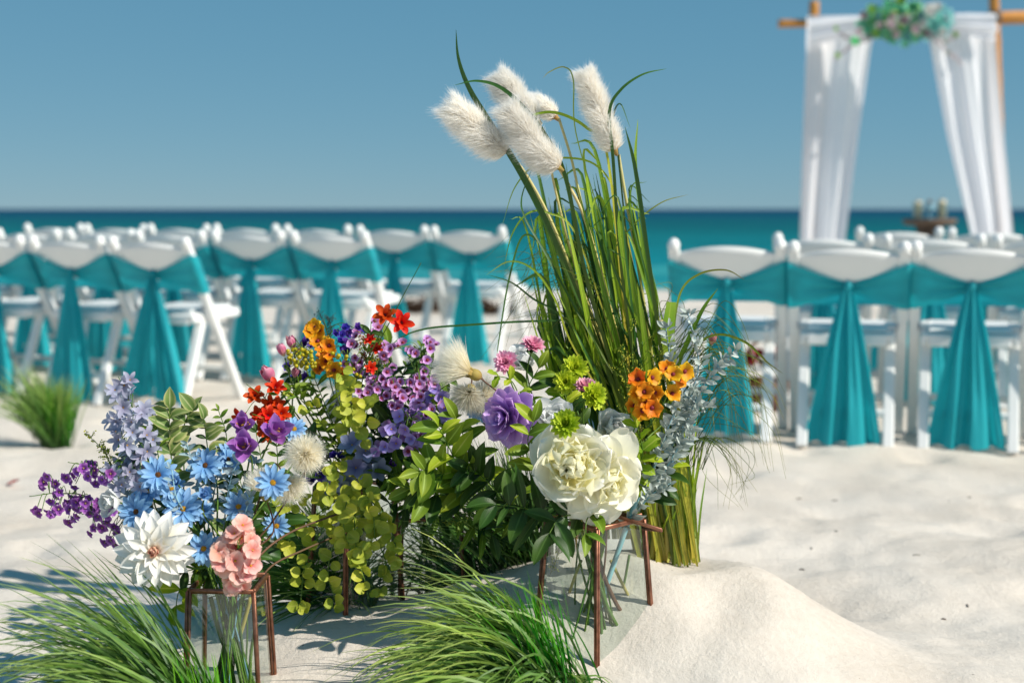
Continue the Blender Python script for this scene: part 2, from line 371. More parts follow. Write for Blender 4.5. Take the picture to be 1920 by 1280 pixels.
def sandmat():
    m,n=newmat('white_sand'); g=N(n,'ShaderNodeNewGeometry')
    a=N(n,'ShaderNodeTexNoise',Scale=2.2,Detail=6.0); b=N(n,'ShaderNodeTexNoise',Scale=900.0,Detail=2.0); c=N(n,'ShaderNodeTexNoise',Scale=55.0,Detail=9.0,Roughness=.7)
    for x in (a,b,c): n.links.new(g.outputs['Position'],x.inputs['Vector'])
    v=mathn(n,'ADD',mathn(n,'MULTIPLY',a.outputs[0],.5),mathn(n,'MULTIPLY',b.outputs[0],.22)); v=mathn(n,'ADD',v,mathn(n,'MULTIPLY',c.outputs[0],.28))
    col=ramp(n,v,[(.34,lin('c8bcae')),(.5,lin('d9cfc3')),(.66,lin('e2dad0'))])
    # wet strip by the water
    sp=N(n,'ShaderNodeSeparateXYZ'); n.links.new(g.outputs['Position'],sp.inputs[0])
    wet=mathn(n,'MULTIPLY',mathn(n,'MAXIMUM',mathn(n,'SUBTRACT',-.065,sp.outputs[2]),0.0),14.0); wet=mathn(n,'MINIMUM',wet,.6)
    mx=N(n,'ShaderNodeMix',data_type='RGBA'); n.links.new(wet,mx.inputs[0]); n.links.new(col,mx.inputs[6]); mx.inputs[7].default_value=lin('9a8a74')
    # dark grains
    vo=N(n,'ShaderNodeTexVoronoi',Scale=24.0); n.links.new(g.outputs['Position'],vo.inputs['Vector'])
    sx=N(n,'ShaderNodeSeparateColor'); n.links.new(vo.outputs['Color'],sx.inputs[0])
    gr=mathn(n,'MULTIPLY',mathn(n,'LESS_THAN',vo.outputs['Distance'],.07),mathn(n,'GREATER_THAN',sx.outputs[0],.9))
    m3=N(n,'ShaderNodeMix',data_type='RGBA'); n.links.new(mathn(n,'MULTIPLY',gr,.6),m3.inputs[0]); n.links.new(mx.outputs[2],m3.inputs[6]); m3.inputs[7].default_value=lin('6a5c4c')
    bs=N(n,'ShaderNodeBsdfPrincipled',Roughness=.95); bs.inputs['Specular IOR Level'].default_value=.1; n.links.new(m3.outputs[2],bs.inputs['Base Color'])
    h=mathn(n,'ADD',mathn(n,'MULTIPLY',c.outputs[0],1.0),mathn(n,'MULTIPLY',b.outputs[0],.14))
    bp=N(n,'ShaderNodeBump',Strength=.6,Distance=.009); n.links.new(h,bp.inputs['Height']); n.links.new(bp.outputs[0],bs.inputs['Normal'])
    o=N(n,'ShaderNodeOutputMaterial'); n.links.new(bs.outputs[0],o.inputs[0]); return m
def watermat():
    m,n=newmat('sea_water'); g=N(n,'ShaderNodeNewGeometry'); sp=N(n,'ShaderNodeSeparateXYZ'); n.links.new(g.outputs['Position'],sp.inputs[0])
    lg=mathn(n,'LOGARITHM',mathn(n,'MAXIMUM',sp.outputs[1],5.0),10.0)
    mp=N(n,'ShaderNodeMapping'); mp.inputs['Scale'].default_value=(.03,.22,1); n.links.new(g.outputs['Position'],mp.inputs[0])
    nz=N(n,'ShaderNodeTexNoise',Scale=1.0,Detail=4.0); n.links.new(mp.outputs[0],nz.inputs['Vector'])
    t=mathn(n,'ADD',mathn(n,'DIVIDE',mathn(n,'SUBTRACT',lg,1.2),2.2),mathn(n,'MULTIPLY',mathn(n,'SUBTRACT',nz.outputs[0],.5),.34))
    col=ramp(n,t,[(0,lin('3f9c9c')),(.10,lin('0a808a')),(.26,lin('046a70')),(.36,lin('025a62')),(.50,lin('024e60')),(.64,lin('013e5c')),(1,lin('012e4e'))])
    bs=N(n,'ShaderNodeBsdfPrincipled',Roughness=.5,IOR=1.33); bs.inputs['Specular IOR Level'].default_value=.12; n.links.new(col,bs.inputs['Base Color'])
    m2=N(n,'ShaderNodeMapping'); m2.inputs['Scale'].default_value=(.9,2.6,1); n.links.new(g.outputs['Position'],m2.inputs[0])
    n2=N(n,'ShaderNodeTexNoise',Scale=1.0,Detail=6.0); n.links.new(m2.outputs[0],n2.inputs['Vector'])
    bp=N(n,'ShaderNodeBump',Strength=.9,Distance=.35); n.links.new(n2.outputs[0],bp.inputs['Height']); n.links.new(bp.outputs[0],bs.inputs['Normal'])
    o=N(n,'ShaderNodeOutputMaterial'); n.links.new(bs.outputs[0],o.inputs[0]); return m

# ------------------------------------------------------------------ ground and sea
def gs(x, y, cx, cy, rx, ry, h, p=2.0):
    d=((x-cx)/rx)**2+((y-cy)/ry)**2
    return h*math.exp(-d**(p/2))
def H(x, y):
    near = max(0.0, min(1.0, (9-y)/4))
    z = 0.0
    z += gs(x,y,.33,2.94,.37,.30,.170,3.0)          # mound round the reeds
    z += gs(x,y,.10,2.80,.75,.42,.070,3.0)
    z += gs(x,y,.44,2.52,.26,.13,.03,2.2)
    z -= gs(x,y,.16,2.66,.22,.17,.042,2.0)
    z += gs(x,y,.36,2.70,.34,.26,.022,2.0)          # lobe in front of the right vase
    z += gs(x,y,-.30,2.98,.42,.30,.075,2.4)
    z += gs(x,y,-.02,2.62,.22,.12,.03,2.0)
    v = Vector((x*1.0, y*1.6, 3.1)); v2=Vector((x*3.1, y*4.2, 7.7)); v3=Vector((x*9, y*11, 1.7))
    z += noise.noise(v)*.035*(.4+.6*near) + noise.noise(v2)*.022*(.35+.65*near) + noise.noise(v3)*.007*near + noise.noise(Vector((x*26,y*30,4.4)))*.0034*near + abs(noise.noise(Vector((x*13,y*17,9.4))))*-.006*near
    # trodden dents
    fp = noise.voronoi(Vector((x*2.6+.3*noise.noise(v2), y*2.6, .5)))[0][0]
    z -= max(0.0, .34-fp)*.11*(.3+.7*near)
    if y > 15: z -= (y-15)*.026 if y < 40 else .026*26 + (y-40)*.05
    return z
SEA = -.10
def axis(spec):
    r=[]
    for a,b,s_ in spec:
        x=a
        while x < b-1e-9: r.append(x); x+=s_
    r.append(spec[-1][1]); return r
xs = axis([(-9000,-1000,4000),(-1000,-100,450),(-100,-20,20),(-20,-5,1.5),(-5,-2.2,.14),(-2.2,2.6,.022),(2.6,5,.14),(5,20,1.5),(20,100,20),(100,1000,450),(1000,9000,4000)])
ys = axis([(-60,-4,14),(-4,1.6,.8),(1.6,4.4,.02),(4.4,7,.045),(7,10,.12),(10,30,.8),(30,200,34),(200,2000,600),(2000,12000,5000)])
g=G(); nx=len(xs)
vv=[Vector((x,y,H(x,y) if y<60 else H(x,59)-(y-59)*.01)) for y in ys for x in xs]
ff=[(j*nx+i,j*nx+i+1,(j+1)*nx+i+1,(j+1)*nx+i) for j in range(len(ys)-1) for i in range(nx-1)]
g.add((vv,ff,[(0,0)]*len(vv)))
sand=single('sand_beach', g.mesh('sand_beach', sandmat()), kind='structure')
g=G()
sx_=axis([(-14000,-1000,6500),(-1000,-100,300),(-100,100,25),(100,1000,300),(1000,14000,6500)]); sy_=axis([(16.2,40,1.2),(40,200,20),(200,2000,300),(2000,18000,4000)])
vv=[Vector((x,y,SEA+ .02*noise.noise(Vector((x*.05,y*.6,2))) if y<60 else SEA)) for y in sy_ for x in sx_]; n_=len(sx_)
g.add((vv,[(j*n_+i,j*n_+i+1,(j+1)*n_+i+1,(j+1)*n_+i) for j in range(len(sy_)-1) for i in range(n_-1)],[(0,0)]*len(vv)))
single('sea', g.mesh('sea', watermat()), kind='structure')

# ------------------------------------------------------------------ folding chairs (local: x right, y the way the sitter faces)
def G1(*geos):
    g=G()
    for q in geos: g.add(q)
    return g
def make_chair_meshes():
    m={}
    for s in (-1,1):
        m['post%d'%s]=G1(beam((s*.216,-.235,.80),(s*.216,.20,0.0),.044,.036,(1,0,0),.005)).mesh('back_post',M['chair'],False)
        k=G(); k.add(ball(.030,12,8,.85,.8,1.0),Matrix.Translation((s*.216,-.238,.807))); m['knob%d'%s]=k.mesh('post_cap',M['chair'])
        m['leg%d'%s]=G1(beam((s*.170,-.035,.50),(s*.170,-.235,0.0),.044,.034,(1,0,0),.005)).mesh('rear_leg',M['chair'],False)
    # lens shaped top slat, bowed backwards
    v=[];f=[];uv=[]; nu=16; nv=6
    for side in (0,1):
        for j in range(nv+1):
            for i in range(nu+1):
                u=i/nu*2-1; zt=.775+.030*(1-u*u); zb=.738-.118*(1-u*u)
                z=zt+(zb-zt)*j/nv; lean=-(z-.0)*.543+.20
                th=.011*(1-(2*j/nv-1)**4*.7)
                y=lean-.030*(1-u*u) + (th if side else -th)
                v.append(Vector((u*.203,y,z))); uv.append((i/nu,j/nv))
        o=side*(nu+1)*(nv+1)
        for j in range(nv):
            for i in range(nu):
                b=o+j*(nu+1)+i; q=(b,b+1,b+nu+2,b+nu+1); f.append(q if side else q[::-1])
    o=(nu+1)*(nv+1)
    for i in range(nu):
        f.append((i,i+1,o+i+1,o+i)); b=nv*(nu+1)+i; f.append((b+1,b,o+b,o+b+1))
    m['slat']=G1((v,f,uv)).mesh('top_slat',M['chair'])
    m['slat2']=G1(beam((-.2,-.055,.47),(.2,-.055,.47),.045,.016,(0,-.45,.9),.005)).mesh('lower_slat',M['chair'],False)
    m['seat']=G1(beam((0,-.155,.448),(0,.235,.462),.375,.022,(1,0,0),.010),
                 beam((-.176,-.15,.436),(-.176,.235,.45),.028,.045,(1,0,0),.008),beam((.176,-.15,.436),(.176,.235,.45),.028,.045,(1,0,0),.008),
                 beam((-.16,.225,.443),(.16,.225,.443),.03,.045,(0,1,0),.008),beam((-.16,-.14,.43),(.16,-.14,.43),.03,.045,(0,1,0),.008)).mesh('seat',M['chair'],False)
    m['pad']=G1(beam((0,-.13,.468),(0,.205,.480),.33,.022,(1,0,0),.012)).mesh('seat_pad',M['chair'],False)
    m['st1']=G1(beam((-.205,.115,.17),(.205,.115,.17),.020,.030,(0,1,0),.006)).mesh('stretcher',M['chair'],False)
    m['st2']=G1(beam((-.178,-.185,.14),(.178,-.185,.14),.020,.030,(0,1,0),.006)).mesh('stretcher',M['chair'],False)
    m['hinge']=G1(beam((-.198,.01,.44),(-.198,-.10,.49),.006,.02,(1,0,0),.002)).mesh('hinge_link',M['chairm'])
    m['hinge2']=G1(beam((.198,.01,.44),(.198,-.10,.49),.006,.02,(1,0,0),.002)).mesh('hinge_link',M['chairm'])
    return m
CM=make_chair_meshes()
def chair0(label, group):
    t=thing('folding_chair',label,'chair',group=group)
    for nme,key in (('back_post','post-1'),('back_post','post1'),('rear_leg','leg-1'),('rear_leg','leg1'),('top_slat','slat'),('lower_slat','slat2'),('seat','seat'),('stretcher','st1'),('stretcher','st2'),('hinge_link','hinge'),('hinge_link','hinge2')):
        o=part(nme,CM[key],t)
        if nme=='back_post': part('post_cap',CM['knob'+key[4:]],o)
        if nme=='seat': part('seat_pad',CM['pad'],o)
    return t
def post_y(z): return .20-(z)*.543
def sash_meshes(var):
    r_=random.Random(50+var)
    # closed loop band round the back; back run pinched in the middle
    v=[];f=[];uv=[]; nb=28; nf=10; nr=12
    run=[]
    for i in range(nb+1): run.append(('b', -1+2*i/nb))
    for i in range(0,nf+1): run.append(('f', 1-2*i/nf))
    for (k,u) in run:
        a=abs(u)
        if k=='b':
            zt=.668+(.745-.664)*a**1.25; zb=.636-(.636-.558)*min(1,a*1.15)**.9
        else: zt=.738; zb=.570
        for j in range(nr+1):
            q=j/nr; z=zt+(zb-zt)*q
            pinch=(1-a)
            fold=.0045*math.sin(q*math.pi*5+u*2.2+var)*(.35+pinch)+.002*math.sin(q*17+u*5)
            y0=post_y(z)
            y=y0-.032-.016*pinch+fold if k=='b' else y0+.028+fold
            x=u*.243
            if a>.99: y = y0-.026 if k=='b' else y0+.026
            v.append(Vector((x,y,z))); uv.append((q*.25,u*1.2+3))
    n_=len(run)
    for i in range(n_):
        for j in range(nr):
            a=i*(nr+1)+j; b=((i+1)%n_)*(nr+1)+j
            f.append((a,b,b+1,a+1))
    band=G1((v,f,uv)).mesh('sash_band',M['sash'])
    y0=post_y(.655)-.052
    k=G(); k.add(ball(.019,10,8,.95,.8,1.15),Matrix.Translation((0,y0-.004,.655))); knot=k.mesh('sash_knot',M['sash'])
    def tail(xc0,xc1,w0,w1,z1,ph):
        v=[];f=[];uv=[]; nu=44; nv=22
        for j in range(nv+1):
            t=j/nv; wd=w0+(w1-w0)*t**.82; z=.650+(z1-.650)*t
            for i in range(nu+1):
                s=i/nu*2-1
                amp=.006+.017*t
                nn=noise.noise(Vector((s*3.2+ph*3,t*1.1,ph)))*2; y=y0-.012+amp*math.cos(s*(8.5+ph)+ph+nn*1.6)+.45*amp*math.sin(s*17+ph*2+nn*2)
                x=xc0+(xc1-xc0)*t+s*wd/2+.3*amp*math.sin(s*15+ph+nn)
                v.append(Vector((x,y,z+ (.006*math.cos(s*9+ph) if j==nv else 0)))); uv.append((i/nu*2,t))
        for j in range(nv):
            for i in range(nu): b=j*(nu+1)+i; f.append((b,b+1,b+nu+2,b+nu+1))
        return G1((v,f,uv)).mesh('sash_tail',M['sash'])
    if var==2: tails=[tail(0,-.10,.025,.20,.06,1.),tail(.005,.11,.025,.17,.04,2.2)]
    else: tails=[tail(0,.01*(var-1),.03,[.30,.27,.3,.24][var],[.015,.03,.03,.05][var],1.3*var)]
    return band,knot,tails
SM=[sash_meshes(i) for i in range(4)]
def sash0(var,label,group):
    t=thing('chair_sash',label,'sash',group=group); b,k,ts=SM[var]
    part('sash_band',b,t); part('sash_knot',k,t)
    for q in ts: part('sash_tail',q,t)
    return t
def copy_tree(o,parent=None):
    c=o.copy(); COL.objects.link(c)
    if parent: c.parent=parent
    for ch in KIDS.get(o.name,[]): copy_tree(ch,c)
    return c
KIDS={}
def register(o):
    for x in bpy.data.objects:
        if x.parent: KIDS.setdefault(x.parent.name,[]) ; 
    KIDS.clear()
    for x in bpy.data.objects:
        if x.parent: KIDS.setdefault(x.parent.name,[]).append(x)
GL='white folding chairs left of the aisle'; GR='white folding chairs right of the aisle'
GSL='teal sashes tied on the left chairs'; GSR='teal sashes tied on the right chairs'
chp=chair0('','x'); sps=[sash0(i,'','x') for i in range(4)]
register(None)
used=set()
def place(proto,name,loc,rz,label,group,cat):
    c = proto if proto.name not in used else copy_tree(proto)
    used.add(proto.name)
    c.location=loc; c.rotation_euler=(0,0,rz); c['label']=label; c['group']=group; c['category']=cat
    return c
ordn=['end','second','third','fourth','fifth','sixth','seventh']
rows=[ # side, end px, Y, theta, pitch, count, row text, z lift, sash variants
 ('L',348,6.75,24,.50,4,'nearest left row',.0,[2,0,1,0]),
 ('L',684,7.55,22,.50,6,'middle left row',.012,[0,1,3,0,1,3]),
 ('L',941,8.25,22,.50,7,'farthest left row',.03,[1,3,0,1,3,0,1]),
 ('R',1264,5.87,14,.485,4,'nearest right row',.0,[1,0,0,1]),
 ('R',1459,7.0,14,.515,4,'middle right row',.012,[3,0,1,3]),
 ('R',1612,8.1,14,.50,4,'farthest right row',.025,[0,3,1,0]),
]
CH={}
for side,px,Y,th,pitch,cnt,txt,dz,sv_ in rows:
    th=R(th); rr=Vector((math.cos(th),-math.sin(th),0)); fw=Vector((math.sin(th),math.cos(th),0))
    E=P(px,447,Y); E.z=0
    sg=-1 if side=='L' else 1
    for k in range(cnt):
        jit=R(U(-2.5,2.5)) if k else 0
        o=E+rr*(sg*(.215+pitch*k))+fw*(.235+U(-.015,.015)*(k>0)); 
        o.z=H(o.x,o.y)*.35+dz
        pos = ('aisle %s chair'%ordn[0] if k==0 else '%s chair from the aisle'%ordn[k])
        c=place(chp,'folding_chair',o,-th+jit,'white folding chair, %s in the %s'%(pos,txt),GL if side=='L' else GR,'chair')
        extra={2:'with split tail',0:'with wide tail',1:'with long tail',3:'with narrow tail'}[sv_[k]]
        place(sps[sv_[k]],'chair_sash',o,-th+jit,'teal sash %s on %s, %s'%(extra,pos,txt),GSL if side=='L' else GSR,'sash')
        CH[(txt,k)]=o

# ------------------------------------------------------------------ bamboo arch with drapes
AY=12.0
lt=P(1527,0,AY); rt=P(1868,0,AY-.35); lt.z=rt.z=0
lb=P(1527,30,AY); lb=Vector((lb.x,AY,0)); rb=P(1893,440,AY-.35); rb=Vector((rb.x,AY-.35,0)); rtop=P(1863,0,AY-.35)
arch=thing('bamboo_arch','bamboo pole wedding arch draped in white on the sand','arch',((lb+rb)/2))
def bamboo(a,b,r=.036):
    a=Vector(a);b=Vector(b); n_=int((b-a).length/.05); 
    pts=[a.lerp(b,i/n_) for i in range(n_+1)]
    return tube(pts,lambda t:r*(1+.07*(1 if int(t*n_+.5)%6==0 else 0)),12)
zc=P(1530,43,AY).z
part('pole',G1(bamboo((lb.x,AY,-.1),(P(1527,2,AY).x,AY,P(1527,3,AY).z),.04)).mesh('pole',M['bamboo']),arch)
part('pole',G1(bamboo((rb.x,rb.y,-.1),(rtop.x,AY-.35,P(1865,-14,AY-.35).z),.04)).mesh('pole',M['bamboo']),arch)
part('cross_pole',G1(bamboo(P(1459,45,AY+.08),P(1532,42,AY+.08)+Vector((1.9,-.42,-.03)),.034)).mesh('cross_pole',M['bamboo']),arch)
part('side_pole',G1(bamboo(P(1862,30,AY-.3),P(2010,26,AY+.3),.034)).mesh('side_pole',M['bamboo']),arch)
part('side_pole',G1(bamboo(P(1527,43,AY+.15),P(1545,49,AY+1.6),.034)).mesh('side_pole',M['bamboo']),arch)
part('lashing',G1(tube([P(1866,22,AY-.36),P(1866,42,AY-.36)],.055,12)).mesh('lashing',M['wood']),arch)
part('lashing',G1(tube([P(1527,34,AY+.01),P(1527,52,AY+.01)],.055,12)).mesh('lashing',M['wood']),arch)
def drape(cols,Yf,label,ph,group):
    """cols: list of (py, px_left, px_right)"""
    v=[];f=[];uv=[]; nu=90; nv=40
    for j in range(nv+1):
        t=j/nv; py=cols[0][0]+(cols[-1][0]-cols[0][0])*t
        for a,b in zip(cols,cols[1:]):
            if a[0]<=py<=b[0]+.01: q=(py-a[0])/(b[0]-a[0]); xl=a[1]+(b[1]-a[1])*q; xr=a[2]+(b[2]-a[2])*q
        for i in range(nu+1):
            s=i/nu; p=P(xl+(xr-xl)*s,py,Yf)
            am=.012+.026*min(1,t*2)
            p.y+=1.5*am*math.sin(s*15+ph+t*1.5+1.1*math.sin(s*5))+.3*am*math.sin(s*41+ph*2)+.05*math.sin(s*3)
            if p.z<.02: p.z=.02
            v.append(p); uv.append((s*3,t))
    for j in range(nv):
        for i in range(nu): b=j*(nu+1)+i; f.append((b,b+1,b+nu+2,b+nu+1))
    return single('curtain',G1((v,f,uv)).mesh('curtain',M['curt']),label,'curtain',group=group)
drape([(30,1514,1650),(90,1513,1634),(250,1508,1612),(440,1503,1586),(620,1500,1572)],AY-.14,'left white curtain hanging gathered from the bamboo arch',.5,'white arch curtains')
drape([(24,1735,1864),(90,1746,1868),(250,1776,1880),(430,1818,1896),(620,1850,1906)],AY-.50,'right white curtain hanging beside the tall bamboo post',2.1,'white arch curtains')
# swag over the crossbar
v=[];f=[];uv=[]
for j in range(11):
    for i in range(61):
        s=i/60;t=j/10; px=1516+(1866-1516)*s; top=30-4*s; bot=88-10*s-26*math.sin(s*math.pi)
        p=P(px,top+(bot-top)*t,AY-.20-.34*s); p.y+=.03*math.sin(t*14+s*3)-.05*math.sin(t*math.pi); v.append(p); uv.append((t*2,s*4))
for j in range(10):
    for i in range(60): b=j*61+i; f.append((b,b+1,b+62,b+61))
single('swag',G1((v,f,uv)).mesh('swag',M['curt']),'white cloth swag wrapped along the top bar of the arch','swag')
# garland
gc=P(1690,48,AY-.5)
M['gl1']=organic('garland_green',['54c888','78dcac','b0f0d0'],.3,.5,.1,var=.3)
M['gl2']=organic('garland_aqua',['58b8b4','86d0cc','aee0dc'],.3,.5,.1,var=.2)
M['gl3']=organic('garland_lime',['8cc848','b4dc70','c8e68a'],.3,.5,.1,var=.2)
M['gl4']=organic('garland_blush',['b8a0a8','d0c0c4','e4dcdc'],.3,.5,.1,var=.15)
gar=thing('flower_garland','green, white and aqua flower garland at the centre of the arch','garland',gc)
lf=petal(.07,.045,(.3,.9,1,.8,.4,0),cup=.3,curl=.5,nu=2,nv=4)
def blossom_geo(nP,L,W,tilt,prof=(.35,.8,1,.95,.55,.0),cup=.3,curl=.4,layers=1,nu=2,nv=4,ruffle=0.,seed=0,center=None,base_curl=0.):
    g=G(); rr=random.Random(seed)
    for l in range(layers):
        k=nP if l==0 else max(4,nP-l)
        for i in range(k):
            a=2*math.pi*(i+.5*l)/k+rr.uniform(-.08,.08); tl=R(tilt+l*(75-tilt)/max(1,layers)+rr.uniform(-6,6)); sc=1-.22*l
            m=Matrix.Rotation(a,4,'Z')@Matrix.Rotation(tl,4,'X')@Matrix.Translation((0,L*.06,0))@Matrix.Scale(sc*rr.uniform(.92,1.08),4)
            g.add(petal(L,W,prof,cup,curl,nu=nu,nv=nv,ruffle=ruffle,seed=rr.randint(0,99),base_curl=base_curl),m,tint=rr.uniform(.3,.7))
    if center:
        r,h=center; g.add(ball(r,8,5,1,1,.7),Matrix.Translation((0,0,h)),mat=1)
    return g
rose=blossom_geo(7,.05,.05,15,(.4,.9,1,1,.8,.3),.5,.9,4)
for mk,cnt,rx,ry,cx,cy,lab in (('gl1',300,70,32,1684,44,'green leaves'),('gl3',90,66,28,1684,38,'lime leaves'),('gl2',110,34,26,1752,40,'aqua leaves'),):
    g=G()
    for i in range(cnt):
        a=U(0,6.28); r=math.sqrt(U(0,1)); p=P(cx+rx*r*math.cos(a),cy+ry*r*math.sin(a),AY-.5-U(0,.14)*(1-r*.5))
        g.add(lf,frame(p,Vector((math.cos(a)*.8+U(-.5,.5),-1,-math.sin(a)*.5+U(-.5,.8))),U(0,6.28),U(.7,1.2)),tint=U(.1,.9))
    part('foliage',g.mesh('foliage',M[mk]),gar,kind='stuff',label=lab)
spots=[(1668,50,'gl4',1.3),(1695,38,'gl4',1.2),(1712,58,'gl4',1.3),(1678,66,'gl4',1.0),(1650,52,'gl4',1.),(1738,22,'white',1.6),(1755,18,'white',1.3),(1728,45,'white',1.2),(1748,52,'gl2',1.5),(1760,40,'gl2',1.1),(1700,70,'gl2',1.),(1645,34,'gl2',1.),(1722,30,'gl2',1.2),(1608,60,'gl4',.9),(1765,62,'white',1.),(1670,30,'gl4',.9),(1735,64,'gl4',1.1),(1772,78,'white',.9),(1776,100,'white',.8),(1617,30,'gl4',1.),(1600,80,'gl1',1.1),(1630,22,'gl3',1.2),(1660,12,'gl1',1.4),(1688,6,'gl3',1.3),(1712,14,'gl1',1.4),(1640,66,'gl3',1.),(1790,66,'gl3',.7),(1566,55,'gl3',.6),(1568,105,'gl3',.7)]
for x,y,mk,sc in spots:
    rm=rose.mesh('garland_flower',M[mk]); part('garland_flower',rm,gar,frame(P(x,y,AY-.64),(U(-.3,.3),-1,U(-.1,.5)),U(0,6),sc))
for pts in ([(1640,60),(1600,75),(1572,60)],[(1640,70),(1590,90),(1568,112)],[(1740,60),(1775,75),(1800,62)],[(1745,70),(1775,95),(1800,120)]):
    c=catmull([P(x,y,AY-.56) for x,y in pts],6); gg=G(); gg.add(tube(c,.006,5))
    for i,p in enumerate(c):
        for s in (-1,1): gg.add(lf,frame(p,(s*.5,-1,U(-.6,.6)),U(0,6.28),U(.3,.5)),tint=U(.2,.8))
    part('trailing_sprig',gg.mesh('trailing_sprig',M['gl4']),gar)
# candle table under the arch
tc=P(1743,412,13.0); tx,ty,tz=tc.x,13.0,tc.z+.02
tb=thing('pedestal_table','small round wooden pedestal table behind the right chairs under the arch','table',(tx,ty,H(tx,ty)))
def at(o,x,y,z): return Matrix.Translation((x,y,z))
part('table_top',G1(lathe([(0,.0),(.20,0),(.235,.02),(.24,.05),(.235,.06),(.0,.06)])).mesh('table_top',M['wood']),tb,at(0,tx,ty,tz-.07))
part('pedestal',G1(lathe([(.0,0),(.16,0),(.15,.05),(.06,.12),(.05,.5),(.08,.75),(.13,.9),(.0,.9)])).mesh('pedestal',M['wood']),tb,at(0,tx,ty,tz-.97))
for i,(px,h,s) in enumerate(((1721,.16,'left'),(1766,.17,'right'))):
    p=P(px,400,13.0); c=thing('candle_holder','%s hand pale candle in a jar on the pedestal table'%s,'candle',(p.x,ty,tz-.01),group='candles on the pedestal table')
    part('jar',G1(lathe([(.0,0),(.04,0),(.044,.01),(.044,.14),(.041,.14),(.041,.01)],16)).mesh('jar',M['glass']),c,at(0,p.x,ty,tz-.01))
    part('candle',G1(lathe([(0,.012),(.036,.012),(.036,h-.02),(.03,h),(0,h-.005)],16)).mesh('candle',M['candle']),c,at(0,p.x,ty,tz-.01))
    part('wick',G1(tube([(0,0,0),(.003,0,.02),(0,0,.035)],.003,5)).mesh('wick',M['wood']),c,at(0,p.x,ty,tz-.01+h-.005))
p=P(1743,400,12.9); c=thing('glass_ornament','small blue glass ornament between the two candles','ornament',(p.x,12.9,tz-.01))
part('bowl',G1(lathe([(0,0),(.03,0),(.008,.02),(.008,.05),(.04,.08),(.045,.12),(.03,.13)],14)).mesh('bowl',plain('blue_glass','88b4c4',.1)),c,at(0,p.x,12.9,tz-.01))
part('topper',G1(ball(.022,10,8)).mesh('topper',M['wood']),c,at(0,p.x,12.9,tz+.14))

# flower basket in the aisle
bp_=P(1428,772,6.75); bz=H(bp_.x,6.75)
bk=thing('petal_basket','brown wicker basket of red and white flowers by the nearest right row','basket',(bp_.x,6.75,bz))
part('basket_bowl',G1(lathe([(0,.0),(.09,0),(.12,.06),(.135,.15),(.125,.15),(.11,.06),(.0,.02)],20)).mesh('basket_bowl',M['wicker']),bk,at(0,bp_.x,6.75,bz))
part('basket_handle',G1(tube([Vector((math.cos(a)*.13,0,.14+math.sin(a)*.2)) for a in [math.pi*i/16 for i in range(17)]],.009,6)).mesh('basket_handle',M['wicker']),bk,at(0,bp_.x,6.75,bz)@Matrix.Rotation(.5,4,'Z'))
fb=thing('basket_bouquet','red and white flowers heaped in the wicker basket','flowers',(bp_.x,6.75,bz+.15))
for i in range(34):
    a=U(0,6.28); r=math.sqrt(U(0,1))*.12; p=Vector((bp_.x+math.cos(a)*r,6.75+math.sin(a)*r,bz+.16+.09*(1-(r/.12)**2)+U(0,.05)))
    part('blossom',rose.mesh('blossom',M['redp'] if U(0,1)<.62 else M['white']),fb,frame(p,(U(-1,1),U(-1,.2),.9),U(0,6),U(.5,.85)))
# dry seaweed on the far sand
for i,(x,y,Y,wd,lab) in enumerate(((770,585,13.2,.20,'small dark clump of dry seaweed behind the farthest left row'),(905,590,13.0,.30,'longest brown clump of dry seaweed right of the far aisle chair'),(822,588,13.4,.22,'brown clump of dry seaweed between two far sashes'))):
    c=P(x,y,Y); g=G()
    for k in range(110):
        q=Vector((c.x+rnd.gauss(0,wd*.45),Y+rnd.gauss(0,.1),H(c.x,Y)+abs(rnd.gauss(0,.05))))
        d=Vector((U(-1,1),U(-1,1),U(-.2,.5))).normalized(); g.add(tube([q,q+d*.05+Vector((0,0,.02)),q+d*.11],.008,4),tint=U(0,1))
    single('seaweed_clump',g.mesh('seaweed_clump',M['weed']),lab,'seaweed',group='dry seaweed on the far sand')

